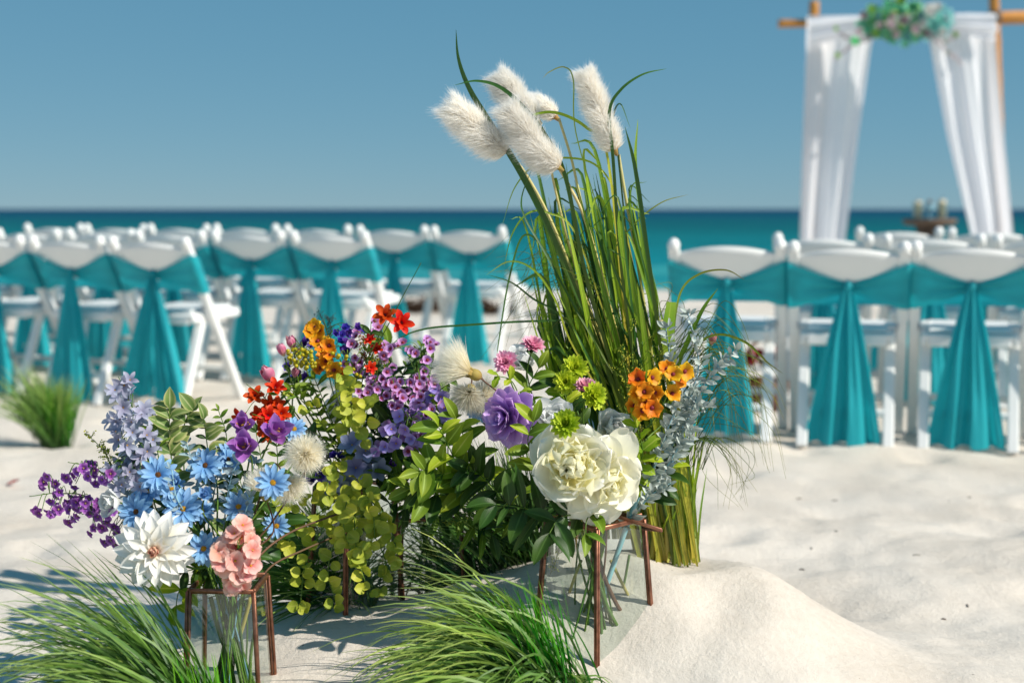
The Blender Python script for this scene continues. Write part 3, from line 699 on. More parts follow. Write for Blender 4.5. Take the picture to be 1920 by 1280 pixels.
# ------------------------------------------------------------------ glass vases with copper frames
def vase(label, c, ztop, zbot, ht, hb, rot, extra=None):
    t=thing('glass_vase',label,'vase',(c.x,c.y,zbot),0,'copper framed glass vases')
    q=Matrix.Rotation(rot,3,'Z')
    T=[Vector((c.x,c.y,ztop))+q@Vector((sx*ht,sy*ht,0)) for sx,sy in ((-1,-1),(1,-1),(1,1),(-1,1))]
    hb2=hb+(hb-ht)*.05/(ztop-zbot); B=[Vector((c.x,c.y,zbot-.05))+q@Vector((sx*hb2,sy*hb2,0)) for sx,sy in ((-1,-1),(1,-1),(1,1),(-1,1))]
    for i in range(4):
        j=(i+1)%4
        for nm,a,b in (('corner_rod',B[i],T[i]),('rim_rod',T[i],T[j]),('base_rod',B[i],B[j])):
            g=G(); side=(T[j]-T[i]).normalized() if nm=='corner_rod' else Vector((0,0,1))
            if nm=='corner_rod': # two soldered strips
                off=side*.0030
                g.add(beam(a-off,b-off,.0050,.0080,side,.0011)); g.add(beam(a+off+Vector((0,-.0008,0)),b+off+Vector((0,-.0008,0)),.0050,.0072,side,.0011))
            else: g.add(beam(a,b,.0092,.0075,side,.0015))
            part(nm,g.mesh(nm,M['copper']),t)
        f=[B[i],B[j],T[j],T[i]]
        g=G(); g.add(([p+(Vector((c.x,c.y,p.z))-p)*.02 for p in f],[(0,1,2,3)],[(0,0),(1,0),(1,1),(0,1)])); part('glass_pane',g.mesh('glass_pane',M['glass'],False),t)
    g=G(); g.add(([p+Vector((0,0,.004)) for p in B],[(0,1,2,3)],[(0,0)]*4)); part('glass_base',g.mesh('glass_base',M['glass'],False),t)
    if extra:
        for a,b in extra: part('lid_rod',G1(beam(a,b,.0065,.0055,(0,0,1),.001)).mesh('lid_rod',M['copper']),t)
    return dict(m=Vector((c.x,c.y,ztop)),b=Vector((c.x,c.y,zbot+.008)),rm=ht*.62,rb=hb*.86)
YV1,YV2,YV3,YV4=2.62,2.75,3.02,3.12
c1=P(429,1092,YV1); c2=P(1116,972,YV2); c3=P(664,912,YV3); c4=P(800,962,YV4)
V1=vase('low clear glass vase under the white dahlia and peach blossoms',c1,c1.z,P(430,1345,YV1).z,.060,.071,R(-2))
p_=P(1205,968,YV2)
V2=vase('clear glass vase with copper edges under the big cream peony',c2,c2.z,P(1110,1262,YV2).z,.067,.086,R(44),
  extra=[(P(1150,966,YV2-.03),P(1241,993,YV2-.06)),(P(1204,990,YV2),P(1241,994,YV2-.06)),(P(1150,976,YV2+.02),P(1204,964,YV2+.02))])
V3=vase('glass vase hidden behind round lime leaves in the middle',c3,c3.z,P(667,1150,YV3).z,.06,.075,R(40))
V4=vase('glass vase behind the centre grass tuft under broad green leaves',c4,c4.z,P(805,1118,YV4).z,.066,.07,R(12))
def stem_path(head,n,V,bend=.3,straight=False):
    n=Vector(n).normalized(); a=U(0,6.28); rr=math.sqrt(U(0,1))
    m=V['m']+Vector((math.cos(a)*rr,math.sin(a)*rr,0))*V['rm']
    b=V['b']+Vector((-math.cos(a+U(-.6,.6)),-math.sin(a+U(-.6,.6)),0))*V['rb']*U(.3,1)
    d=(head-m).length
    c=head-n*min(.07,d*bend); c.z-=.02
    mid=m.lerp(c,.5)+Vector((U(-.01,.01),U(-.01,.01),U(.0,.02)))
    return catmull([head,c,mid,m+Vector((0,0,.01)),b],7)
def add_stem(t,head,n,V,r=.0021,mat='stem'):
    p=stem_path(head,n,V); return part('stem',G1(tube(p,lambda u:r*(.75+.35*u),6)).mesh('stem',M[mat]),t),p
LEAFM={}
def leafmesh(key,L,W,prof,mat,**k):
    LEAFM[key]=[geo_mesh(petal(L,W,prof,seed=s,curl=k.get('curl',-.5)+.35*(s-1),cup=k.get('cup',.1),fold=k.get('fold',.35),wav=k.get('wav',.02),nu=4,nv=8,twist=.25*(s-1),base_curl=.25),'leaf',M[mat]) for s in range(3)]
POINT=(.12,.62,.95,1.,.82,.5,.0)
leafmesh('broad',.085,.036,POINT,'leaf'); leafmesh('broadd',.085,.034,POINT,'leafd'); leafmesh('broady',.075,.034,POINT,'leafy')
leafmesh('var',.055,.030,(.15,.75,1.,1.,.8,.45,.0),'leafv'); leafmesh('lance',.09,.017,POINT,'leaf'); leafmesh('lanced',.10,.018,POINT,'leafd')
leafmesh('round',.026,.026,(.25,.82,1.,1.02,.9,.62,.1),'euc',fold=.12,curl=.2,cup=.2)
leafmesh('dusty',.022,.0095,(.15,.8,1,.95,.7,.0),'dusty',fold=.3,curl=.3); leafmesh('dustyb',.027,.0115,(.15,.8,1,.95,.7,.0),'dustyb',fold=.3,curl=.2)
leafmesh('small',.032,.013,POINT,'leaf'); leafmesh('smalld',.034,.014,POINT,'leafd')
leafmesh('lobed',.055,.035,(.1,.35,.9,.6,1.0,.55,.8,.35,.0),'leafy',fold=.25)
def branch(label,cat,name,pts,kinds,n,V=None,sc=1.,pair=True,r=.0016,mat='stem',spread=.9,group=None,lname='leaf',start=.15,up=.3):
    """pts: pixel path (px,py,Y) from the root outwards; leaves alternate along it"""
    W=[P(*q) for q in pts]
    full=list(W)
    if V:
        a=U(0,6.28); full=[V['b']+Vector((math.cos(a),math.sin(a),0))*V['rb']*.8, V['m']-Vector((math.cos(a),math.sin(a),0))*V['rm']*.5]+full
    t=thing(name,label,cat,full[0],group=group)
    c=catmull(full,8); part('stem',G1(tube(c,lambda u:r*(1.35-.8*u),5)).mesh('stem',M[mat]),t)
    lp=catmull(W,max(8,n)) ; tot=len(lp)-1
    for i in range(n):
        u=start+(1-start)*(i/(n-1) if n>1 else 1); k=min(int(u*tot),tot-1); p=lp[k].lerp(lp[k+1],u*tot-k); d=(lp[k+1]-lp[k]).normalized()
        side=d.cross(Vector((0,-1,.3))).normalized()
        ss=(-1,1) if pair else ((-1,1)[i%2],)
        for s in ss:
            if i==n-1 and s==1: dd=d
            else: dd=(d*(1-spread*.6)+side*s*spread+Vector((U(-.25,.25),U(-.7,.2),U(-.2,.3)+up*.3))).normalized()
            nn=Vector((U(-.45,.45)+.2,-.75+U(-.3,.3),.7+U(-.4,.4)))
            k_=rnd.choice(kinds)
            if k_ in ('dusty','dustyb'):
                nn=Vector((U(-.9,.9)+.2,-.8,U(-.3,1))); dd=(dd+Vector((U(-.6,.6),U(-.8,.4),U(-.6,.6)))).normalized(); p=p+Vector((U(-1,1),U(-1,1),U(-1,1)))*.004
            if k_=='round':
                if rnd.random()<.12: continue
                nn=Vector((U(-.7,.7),-1,U(-.3,.8))); dd=(side*s*U(.5,1)+d*U(-.6,.6)+Vector((0,U(-.5,.3),U(-.6,.3)))).normalized(); p=p+Vector((U(-1,1),U(-1,1),U(-1,1)))*.009
            part(lname,rnd.choice(LEAFM[k_]),t,aim(p,dd,nn,sc*U(.78,1.12)*(1-.25*u)))
    return t
# generic radial flower whose petals are parts
def radial(name,label,cat,head,n,layers,V,center=None,sepals=True,group=None,stem=('stem',.0021),roll=0.,pname='petal',jt=6):
    n=Vector(n).normalized(); t=thing(name,label,cat,head,group=group); F=frame(head,n,roll)
    for (mesh,k,tilt,sc,off,z0) in layers:
        for i in range(k):
            a=2*math.pi*(i+off)/k+U(-.09,.09)
            ms=rnd.choice(mesh) if isinstance(mesh,list) else mesh
            m=F@Matrix.Rotation(a,4,'Z')@Matrix.Translation((0,0,z0))@Matrix.Rotation(R(tilt+U(-jt,jt)),4,'X')@Matrix.Rotation(U(-.02,.02)*jt,4,'Y')@Matrix.Scale(sc*U(1-.012*jt,1+.012*jt),4)
            part(pname,ms,t,m)
    if center: part('centre',center,t,F)
    if V: add_stem(t,head-n*.004,n,V,stem[1],stem[0])
    return t
def pm(mat,L,W,prof,k=3,**kw):
    return [geo_mesh(petal(L,W,prof,seed=s*7+1,**kw),'petal',M[mat]) for s in range(k)]

# ---- white dahlia
DP=(.40,.72,.95,1.05,.95,.62,.08)
dz=pm('dahlia',.078,.031,DP,4,cup=.5,curl=-.25,base_curl=.5,nu=6,nv=8,ruffle=.02)
dc=pm('dahliac',.026,.012,DP,3,cup=.9,curl=.9,nu=4,nv=5)
radial('white_dahlia','large white dahlia with a peach heart in front of the low left vase','flower',P(291,1031,2.55),(.12,-1,.12),
 [(dz,10,-14,1.,0,-.014),(dz,10,-2,.97,.5,-.008),(dz,10,10,.86,.2,-.003),(dz,9,22,.70,.6,.001),(dz,8,34,.52,.3,.004),(dc,10,40,1.15,.1,.006),(dc,9,54,1.05,.5,.008),(dc,8,66,.95,.3,.010),(dc,6,80,.8,.3,.011)],V1,stem=('stem',.003))
# ---- cream peonies
PP=(.35,.75,.98,1.1,1.12,1.02,.8)
def sm(mat,L,W,k=6,**kw): return [geo_mesh(spoon(L,W,seed=q*5+2,**kw),'petal',M[mat]) for q in range(k)]
po=sm('peony',.074,.070,phi=.55,curl=.75,base=-.1,ruf=.06)
pi_=sm('peonyi',.050,.046,8,phi=.8,curl=1.15,base=.05,ruf=.15)
pj_=sm('peonyi',.038,.034,8,phi=.7,curl=1.5,base=.1,ruf=.2,nu=10,nv=9)
po2=sm('peony',.086,.066,phi=.5,curl=.35,base=.05,ruf=.05)
yc=G()
for i in range(24):
    d=Vector((rnd.gauss(0,.4),rnd.gauss(0,.4),1)).normalized(); yc.add(tube([d*.004,d*.016],.0007,4),tint=U(0,1)); yc.add(ball(.0014,5,4),Matrix.Translation(d*.017))
yc=yc.mesh('centre',M['yellowc'])
radial('cream_peony','largest cream peony, fully open above the right glass vase','flower',P(1072,872,2.60),(-.05,-1,.22),
 [(po,8,-10,1.16,0,-.022),(po,8,0,1.06,.5,-.014),(po,8,8,.95,.2,-.004),(pi_,8,0,1.25,.7,.002),(pi_,8,10,1.10,.3,.008),(pi_,8,20,.98,.6,.012),(pj_,9,22,1.1,.1,.016),(pj_,8,34,.95,.5,.019),(pj_,7,48,.8,.3,.021),(pj_,6,64,.62,.3,.022)],V2,center=yc,stem=('stem',.003),jt=16)
radial('cream_peony','loose cream peony drooping to the right of the largest peony','flower',P(1130,898,2.625),(.5,-1,-.2),
 [(po2,6,-14,1.12,.3,-.014),(po2,7,0,.96,.7,-.008),(po,7,10,.86,.2,0),(pi_,7,12,1.05,.6,.004),(pj_,7,26,1.05,.2,.010),(pj_,6,46,.8,.2,.014)],V2,center=yc,stem=('stem',.003),jt=16)
wp=sm('white',.062,.056,4,phi=.9,curl=.8,base=.1,ruf=.05,nu=8,nv=8)
for (x,y,Y,n,sc,lab,V) in ((1040,800,2.72,(-.1,-1,.9),1.,'cream white peony bud half hidden behind the lime button flower',V2),(1142,808,2.76,(.35,-1,.35),.95,'white peony half open right of the lime buttons',V2),
   (222,942,2.62,(-.8,-1,.2),.62,'small cream white flower facing left beside the blue daisies',V1),(985,690,2.95,(-.3,-.6,.8),.9,'pale white flower in shade behind the pink pompoms',V2),
   (648,770,3.02,(-.2,-1,.5),.85,'shaded white flower behind the lime round leaves',V3),(640,985,3.05,(0,-1,.3),.75,'white flower low behind the round lime leaves',V3)):
    radial('white_peony',lab,'flower',P(x,y,Y),n,[(wp,7,18,sc,0,0),(wp,6,42,sc*.9,.5,.003),(wp,5,66,sc*.7,.2,.005)],V,center=yc)
# ---- blue daisies
BP=(.35,.7,.9,1.,1.05,1.0,.6)
bd=pm('blue',.035,.0110,BP,4,cup=.35,curl=-.15,base_curl=.35,nu=4,nv=6)
bs=pm('blue',.020,.008,BP,3,cup=.4,curl=.6,nu=3,nv=5)
def disc(mat):
    g=G()
    for i in range(70):
        r=.0062*math.sqrt((i+.5)/70); a=i*2.39996; g.add(ball(.0011,5,4),Matrix.Translation((r*math.cos(a),r*math.sin(a),.003+.0028*(1-(r/.0065)**2))))
    g.add(ball(.0062,10,6,1,1,.5),Matrix.Translation((0,0,.002))); return g.mesh('centre',M[mat])
dyl,dbr=disc('yellowc'),disc('brownc')
BL=[(297,890,2.62,(.1,-1,.3),1.1,'b','blue daisy with brown centre above the white dahlia'),
(386,873,2.66,(-.1,-1,.45),1.05,'b','blue daisy left of the purple orchid, brown centre'),
(281,922,2.64,(-.2,-1,.9),.95,'y','blue daisy tipped upward under the brown centred daisy'),
(257,959,2.62,(-.3,-1,.25),1.1,'b','deeper blue daisy touching the upper left of the white dahlia'),
(344,954,2.60,(.1,-1,.35),1.15,'y','blue daisy with yellow centre right above the white dahlia'),
(382,1027,2.60,(.15,-1,.05),1.,'y','blue daisy between the white dahlia and peach blossoms'),
(378,960,2.67,(.3,-1,.8),.75,'y','small blue daisy facing up below the silver leaves'),
(322,917,2.66,(0,-1,.7),.85,'y','half open blue daisy in the middle of the blue cluster'),
(425,862,2.70,(.9,-.5,.35),.95,'b','blue daisy seen from the side beside the orchid'),
(446,948,2.63,(.5,-1,-.1),.95,'y','blue daisy drooping below the left fluffy flower'),
(512,904,2.54,(.1,-1,.1),.95,'y','blue daisy in front of the white fluffy flowers'),
(551,806,2.74,(.1,-1,.8),.8,'y','blue daisy just above the round fluffy flower'),
(519,985,2.74,(.1,-1,.1),.8,'y','shaded blue daisy low behind the brown stems'),
(900,768,2.84,(-.6,-1,.2),.85,'y','pale blue flower left of the purple dahlia')]
for x,y,Y,n,sc,cn,lab in BL:
    V=V1 if x<600 else V2; head=P(x,y,Y)
    t=radial('blue_daisy',lab,'flower',head,n,[(bd,13,2,sc*1.02,0,0),(bd,12,18,sc*.9,.5,.001)],V,center=dyl if cn=='y' else dbr,group='blue daisies in the left bouquet',roll=U(0,6))
for x,y,Y,lab in ((384,928,2.60,'tight blue bud right of the blue cluster'),(331,905,2.60,'tight ruffled blue bud above the yellow centred daisy'),(313,985,2.6,'small blue bud at the top of the white dahlia')):
    radial('blue_bud',lab,'flower',P(x,y,Y),(U(-.3,.3),-1,.5),[(bs,9,28,1.1,0,0),(bs,8,50,1.,.5,0),(bs,6,72,.9,.2,0)],V1,group='blue buds')

# ---- sprays: thing > stem (with pedicels), blossoms
def spray(name,label,cat,pts,blossom,V,depth=(2.6,2.75),sc=(.85,1.1),face=(0,-1,.35),jit=.5,mat='stem',root=None,bn='blossom',leaves=None,group=None,r=.0018,nl=0):
    heads=[P(x,y,U(*depth)) for x,y in pts]; cen=sum(heads,Vector())/len(heads)
    base=V['m'] if root is None else P(*root)
    t=thing(name,label,cat,base,group=group)
    axis_=catmull([V['b']+Vector((U(-1,1),U(-1,1),0))*V['rb']*.6,V['m']+Vector((U(-.5,.5),U(-.5,.5),0))*V['rm'],base.lerp(cen,.55)+Vector((0,.02,.0)),cen+Vector((0,.02,.01)),cen+(cen-base)*.35],8)
    g=G(); g.add(tube(axis_,lambda u:r*(1.2-.8*u),5))
    lower=axis_[len(axis_)//2-4:]
    for h in heads:
        best=min(lower,key=lambda p:(p-h).length+ .6*max(0,(p-base).length-(h-base).length*.92))
        out_=(h-best); fc=Vector(face)+Vector((U(-jit,jit),0,U(-jit,jit)))+out_.normalized()*.5; fc.normalize()
        ctl=best+out_*.5+Vector((0,.006,.012)); g.add(tube(catmull([best,ctl,h-fc*.004],5),.0008,4))
        b=blossom(h,fc) 
        part(bn,b[0],t,frame(h,fc,U(0,6.28),U(*sc)),mat=b[1] if len(b)>1 else None)
    for i in range(nl):
        p=rnd.choice(lower); part('leaf',rnd.choice(LEAFM[leaves]),t,aim(p,Vector((U(-1,1),U(-.6,.1),U(-.5,1))),Vector((U(-.4,.4),-.7,.7)),U(.7,1.1)))
    part('stem',g.mesh('stem',M[mat]),t); return t
def bl_mesh(g,mats): return g.mesh('blossom',[M[a] for a in mats])
WAX=[bl_mesh(blossom_geo(5,.0105,.0125,12,(.5,.9,1,1,.85,.4),.35,.5,1,seed=s,center=(.0034,.0012)),('wax','redc')) for s in range(3)]
LIL=[bl_mesh(blossom_geo(4,.0125,.0135,14,(.4,.85,1,1,.85,.45),.3,.3,1,seed=s,center=(.0015,.001)),('lilac','yellowc')) for s in range(3)]
LAV=[bl_mesh(blossom_geo(5,.0215,.0100,14,(.25,.7,1,1,.75,.1),.35,-.1,1,seed=s,nv=5,center=(.0016,.001),base_curl=.6),('lav','yellowc')) for s in range(3)]
GBL=[bl_mesh(blossom_geo(5,.026,.018,14,(.3,.8,1,1,.75,.15),.3,.1,1,seed=s,nv=5,center=(.0016,.001),base_curl=.4),('laven','yellowc')) for s in range(3)]
BEL=[bl_mesh(blossom_geo(5,.010,.0095,52,(.7,1,1,.9,.9,.5),.5,-.9,1,seed=s,center=(.0015,.003)),('bell','thc')) for s in range(3)]
VIO=[bl_mesh(blossom_geo(6,.012,.010,35,(.4,.9,1,1,.9,.5),.4,.3,2,seed=s),('violet',)) for s in range(3)]
PNK=[bl_mesh(blossom_geo(5,.0170,.0175,10,(.35,.8,1.05,1.1,1.0,.7),.22,.0,1,base_curl=.4,seed=s,ruffle=.04,nu=4,center=(.002,.001)),('pinkh','yellowc')) for s in range(3)]
ORG=[bl_mesh(blossom_geo(6,.024,.0125,16,(.4,.8,1,1.05,1.0,.6),.4,-.2,2,seed=s,nv=5,base_curl=.5,center=(.0028,.004)),('orange','redc')) for s in range(3)]
GLD=[bl_mesh(blossom_geo(6,.0175,.0165,8,(.4,.85,1.05,1.05,.95,.65),.25,.1,1,seed=s,nv=6,ruffle=.10,nu=4,center=(.0040,.002),base_curl=.5),('gold','redc')) for s in range(3)]
GLO=[bl_mesh(blossom_geo(6,.0175,.0165,14,(.4,.85,1.05,1.05,.95,.65),.25,.1,1,seed=s+5,nv=6,ruffle=.10,nu=4,center=(.0040,.002),base_curl=.5),('goldo','redc')) for s in range(3)]
ch=lambda L: (lambda h,f:(rnd.choice(L),))
def c1pt(L): return [(40+x/2.977,700+y/2.977) for x,y in L]
def c2pt(L): return [(420+x/3.764,560+y/3.764) for x,y in L]
def c3pt(L): return [(420+x/3.764,850+y/3.764) for x,y in L]
def dense(L,k,j): return L+[(x+U(-j,j),y+U(-j,j)) for x,y in L for _ in range(k)]
BELL=c1pt([(150,570),(130,605),(200,605),(215,660),(180,712),(155,765),(105,775),(208,755),(262,815),(300,805),(260,735),(290,680),(325,700),(300,565),(350,530),(410,540),(480,565),(420,610),(335,750),(385,780),(440,740),(460,770),(410,860),(455,855),(500,805),(520,855),(500,925),(530,950),(540,885),(425,720),(380,700),(300,625),(470,590),(500,560),(405,515),(375,575),(255,575),(345,690),(400,755),(455,730),(430,795),(485,790),(275,760),(315,745)])
spray('purple_bell_spray','upper purple bell flower spray reaching left of the bouquet','flowers',dense(BELL[13:18]+BELL[31:37],1,9),ch(BEL),V1,(2.62,2.78),(.95,1.3),(-.3,-1,.0),.6,'stem',root=(290,960,2.72),leaves='small',nl=0,group='purple bell sprays')
spray('purple_bell_spray','longest purple bell flower spray ending at the far left tip','flowers',dense(BELL[0:13],1,9),ch(BEL),V1,(2.62,2.78),(.95,1.3),(-.3,-1,-.3),.6,'stem',root=(270,960,2.72),group='purple bell sprays')
spray('purple_bell_spray','lower purple bell flower spray beside the white dahlia','flowers',dense(BELL[18:31]+BELL[37:],1,9),ch(BEL),V1,(2.60,2.74),(.95,1.3),(-.3,-1,-.2),.6,'stem',root=(270,970,2.70),group='purple bell sprays')
def dense(L,k,j): return L+[(x+U(-j,j),y+U(-j,j)) for x,y in L for _ in range(k)]
LV=c1pt([(575,65),(535,110),(615,120),(690,210),(615,270),(500,265),(550,250),(660,350),(560,320),(700,345),(640,480),(590,400),(700,430),(640,600),(580,570),(560,620),(640,540),(570,190),(730,250),(545,370),(690,560),(600,500),(520,560),(555,510),(620,330),(655,250),(750,400),(640,640)])
spray('larkspur_stem','pale lavender flower spike rising highest at the bouquet left','flowers',dense(LV[:8]+[LV[17],LV[24],LV[25]],1,12),ch(LAV),V1,(2.64,2.76),(.8,1.15),(-.1,-1,.3),.6,root=(300,960,2.74),group='pale lavender spikes')
spray('larkspur_stem','lavender flower spike just behind the blue daisies','flowers',dense(LV[8:17]+LV[20:23]+LV[26:],1,12),ch(LAV),V1,(2.62,2.74),(.8,1.15),(-.1,-1,.3),.6,root=(310,970,2.74),group='pale lavender spikes')
spray('larkspur_stem','short lavender flower spike left of the variegated leaves','flowers',LV[18:20]+LV[3:5]+LV[9:11]+[LV[23]],ch(LAV),V1,(2.70,2.82),(.95,1.3),(.1,-1,.3),.6,root=(320,970,2.76),group='pale lavender spikes')
WX=c2pt([(865,475),(920,470),(960,445),(935,265),(1080,190),(1060,235),(905,320),(1130,330),(1150,380),(1035,575),(1075,585),(1120,565),(1080,640),(1145,685),(1185,590),(1240,585),(1205,670),(985,680),(1050,680),(1130,430),(1190,485),(1230,335),(1195,350),(1440,320),(1415,300),(1350,385),(1405,435),(1330,370),(1455,350),(1410,510),(1360,560),(1445,590),(1360,635),(1410,560),(1330,695),(1390,690),(1220,770),(1300,830),(1410,640),(1240,660),(1040,610),(1100,610),(1380,600),(1260,700),(1180,640),(960,520),(1240,740)])
spray('waxflower_spray','lilac waxflower spray left of centre above the round lime leaves','flowers',dense(WX[:9]+WX[19:21]+WX[45:46],1,10),ch(WAX),V3,(2.88,3.0),(.9,1.2),(0,-1,.4),.5,root=(680,820,3.0),group='lilac waxflower sprays',leaves='smalld',nl=7)
spray('waxflower_spray','densest lilac waxflower spray in the centre of the middle bouquet','flowers',dense(WX[9:19]+WX[39:42]+WX[43:45],1,13),ch(WAX),V3,(2.84,2.96),(.95,1.25),(0,-1,.3),.5,root=(690,850,3.0),group='lilac waxflower sprays',leaves='smalld',nl=8)
spray('waxflower_spray','lilac waxflower spray reaching up right by the fluffy thistle','flowers',dense(WX[21:39]+WX[42:43]+WX[46:],1,12)[:44],ch(WAX),V3,(2.84,2.98),(.9,1.2),(0.1,-1,.3),.5,root=(710,850,3.0),group='lilac waxflower sprays',leaves='smalld',nl=8)
LC=c2pt([(1500,640),(1490,600),(1540,620),(1460,690),(1530,690),(1500,760),(1540,750),(1380,740),(1420,780),(1350,760),(1240,830),(1310,820),(1370,880),(1280,920),(1330,860),(1560,830),(1450,830),(1180,920),(1140,930),(1200,985),(1320,990),(1350,970),(1390,960),(1180,1040),(1300,1075),(1575,790),(1400,850),(1470,780),(1250,880),(1330,1020),(1215,1020),(1380,1000),(1590,840),(1430,730),(1480,720),(1560,680),(1140,1050),(1260,800),(1290,950),(1100,1045)])
def lilm(h,f): return (rnd.choice(LIL+LIL+WAX),)
spray('lilac_cluster','upper lilac purple blossom cluster left of the green leaves','flowers',dense(LC[:10]+LC[25:26]+LC[27:28]+LC[32:36]+[LC[15]],1,9),lilm,V3,(2.80,2.92),(.95,1.3),(.1,-1,.3),.5,root=(730,870,2.98),group='lilac blossom clusters',leaves='small',nl=5)
spray('lilac_cluster','lower lilac and magenta blossom cluster hanging over round lime leaves','flowers',dense(LC[10:15]+LC[16:25]+LC[26:27]+LC[28:32]+LC[36:],1,9),lilm,V3,(2.80,2.92),(.95,1.3),(.1,-1,.2),.5,root=(720,880,2.98),group='lilac blossom clusters',leaves='small',nl=5)
GB=c3pt([(980,20),(930,100),(1040,75),(860,200),(790,190),(1080,110),(1000,-20),(905,-60),(740,240),(910,160),(830,250),(990,130)])
spray('grey_blue_flower_stem','greyish blue star flowers in shade above the round lime leaves','flowers',GB,ch(GBL),V3,(2.84,2.94),(.95,1.2),(0,-1,.3),.4,root=(650,960,3.0),leaves='smalld',nl=5)
VO=c2pt([(610,290),(580,320),(630,340),(850,210),(830,260),(880,240),(810,300),(850,320),(870,370),(790,250),(940,210),(960,215),(840,360),(460,480),(540,520),(590,560),(500,560)])
VO2=c3pt([(640,150),(680,140),(620,190),(720,190),(780,20),(820,30),(590,130),(1180,80)])
spray('statice_stem','deep violet statice behind the orange and yellow flowers','flowers',VO,ch(VIO),V3,(2.94,3.06),(1.1,1.5),(-.1,-1,.4),.5,root=(640,800,3.02),group='violet statice')
spray('statice_stem','deep violet flowers right of the round fluffy flower','flowers',VO2,ch(VIO),V3,(2.84,2.94),(1.1,1.5),(0,-1,.3),.5,root=(650,930,3.0),group='violet statice')
PK=[(440,1000),(452,1008),(428,1015),(445,1025),(462,1022),(418,1030),(415,1045),(432,1042),(450,1045),(468,1040),(424,1058),(442,1062),(460,1058),(472,1052),(430,1076),(446,1080),(462,1074),(438,1094),(452,1092),(412,1035),(455,990),(470,1060)]
spray('peach_blossom_cluster','peach pink blossom cluster over the rim of the low left vase','flowers',dense(PK,1,9),ch(PNK),V1,(2.50,2.57),(.95,1.2),(.1,-1,.25),.5,root=(440,1090,2.6),r=.0026)
OR=[('orange red flowers at the very top of the middle bouquet',[(723,592),(752,605)],1.25,V3),('orange red flowers on the left above the purple orchid',[(478,743),(516,729),(508,756),(502,779),(527,776),(488,778),(455,782),(518,762)],1.15,V3),
('small shaded orange flowers among the dusty berries',[(694,638),(707,655),(695,690)],.7,V3),('orange red flowers low beside the orchid petals',[(495,800),(500,812),(528,800)],1.0,V3)]
for lab,pts,sc,V in OR: spray('orange_cosmos',lab,'flowers',pts,ch(ORG),V,(2.80,2.88),(sc*.78,sc*.95),(-.15,-1,.45),.7,root=(600,880,2.96),group='orange red flowers',bn='bloom')
YO=[(591,612),(584,622),(600,618),(610,640),(604,650),(618,648),(611,677),(605,668),(627,694),(636,702),(596,640),(620,665),(602,690)]
spray('yellow_orange_stem','yellow orange flowers among violet statice at the bouquet top','flowers',YO,lambda h,f:(rnd.choice(GLD),),V3,(2.90,3.0),(.8,1.15),(-.1,-1,.35),.6,root=(630,800,3.0),bn='bloom')
GO=[(1197,712),(1222,708),(1228,735),(1190,760),(1212,752),(1205,770),(1262,702),(1283,696),(1260,738),(1208,735),(1250,692),(1272,712),(1195,735),(1222,764)]
spray('orange_yellow_flower_stem','brightest orange yellow flower cluster left of the silver foliage','flowers',GO[:6]+GO[9:10]+GO[12:],lambda h,f:(rnd.choice(GLD+GLO),),V2,(2.66,2.72),(1.0,1.25),(.05,-1,.3),.5,root=(1180,860,2.74),bn='bloom')
spray('orange_yellow_flower_stem','orange yellow flowers overlapping the silver foliage','flowers',GO[6:9]+GO[10:12],lambda h,f:(rnd.choice(GLD),),V2,(2.66,2.72),(1.0,1.25),(.1,-1,.3),.5,root=(1200,860,2.74),bn='bloom')
# ---- orchids, tulips
op=pm('orchid',.045,.026,(.3,.75,1.,1.1,1.05,.9,.4),4,cup=.5,curl=.5,base_curl=-.1,nu=6,nv=7,ruffle=.02)
sta=G()
for i in range(9):
    d=Vector((rnd.gauss(0,.35),rnd.gauss(0,.35),1)).normalized(); sta.add(tube([Vector(),d*.022],.0006,4)); sta.add(ball(.0016,5,4),Matrix.Translation(d*.023))
sta=sta.mesh('centre',M['yellowc'])
for x,y,Y,n,sc,lab in ((457,800,2.66,(.0,-1,.5),.85,'upper open purple flower beside the blue daisies'),(459,838,2.60,(.0,-1,.35),1.0,'lower open purple flower with yellow stamens'),(512,815,2.68,(.5,-.8,.6),1.05,'purple flower with upright petal above the fluffy flowers')):
    radial('purple_freesia',lab,'flower',P(x,y,Y),n,[(op,4,32,sc,0,0),(op,4,52,sc*.9,.5,.002)],V1,center=sta,group='open purple flowers')
tp=sm('tulip',.036,.026,3,phi=1.1,curl=1.2,base=.1,ruf=.02,nu=8,nv=8,notch=-.08)
for x,y,Y,n,sc,lab in ((550,656,2.94,(-.15,-.35,1),.95,'right hand closed pink tulip bud'),(533,668,2.92,(-.3,-.35,1),.85,'left hand closed pink tulip bud'),(560,672,2.95,(.1,-.4,1),.75,'small pink bud behind the yellow berries'),
   (514,715,2.90,(-.5,-.6,.7),1.25,'open pink tulip facing up left at the bouquet edge'),(553,708,2.95,(.1,-.5,1),.7,'pale pink bud below the yellow berries'),(1332,648,2.95,(.2,-.3,1),.8,'pink bud behind the silver foliage')):
    hd=P(x,y,Y); radial('pink_tulip',lab,'flower',hd,n,[(tp,3,38,sc,0,0),(tp,3,46,sc*.95,.5,.001)],V3 if x<900 else V2,group='pink tulips')
# ---- purple dahlia
pd=sm('purple',.052,.036,5,phi=.7,curl=.35,base=.1,ruf=.05,nu=8,nv=8,notch=-.05)
radial('purple_dahlia','full purple dahlia turned left beside the green leaves','flower',P(952,782,2.72),(-.8,-1,.05),
 [(pd,8,-22,1.22,0,-.012),(pd,9,-4,1.15,.5,-.008),(pd,9,14,1.0,.2,-.002),(pd,8,34,.86,.6,.004),(pd,7,54,.7,.3,.008),(pd,6,74,.5,.2,.010)],V2,stem=('stem',.0028))
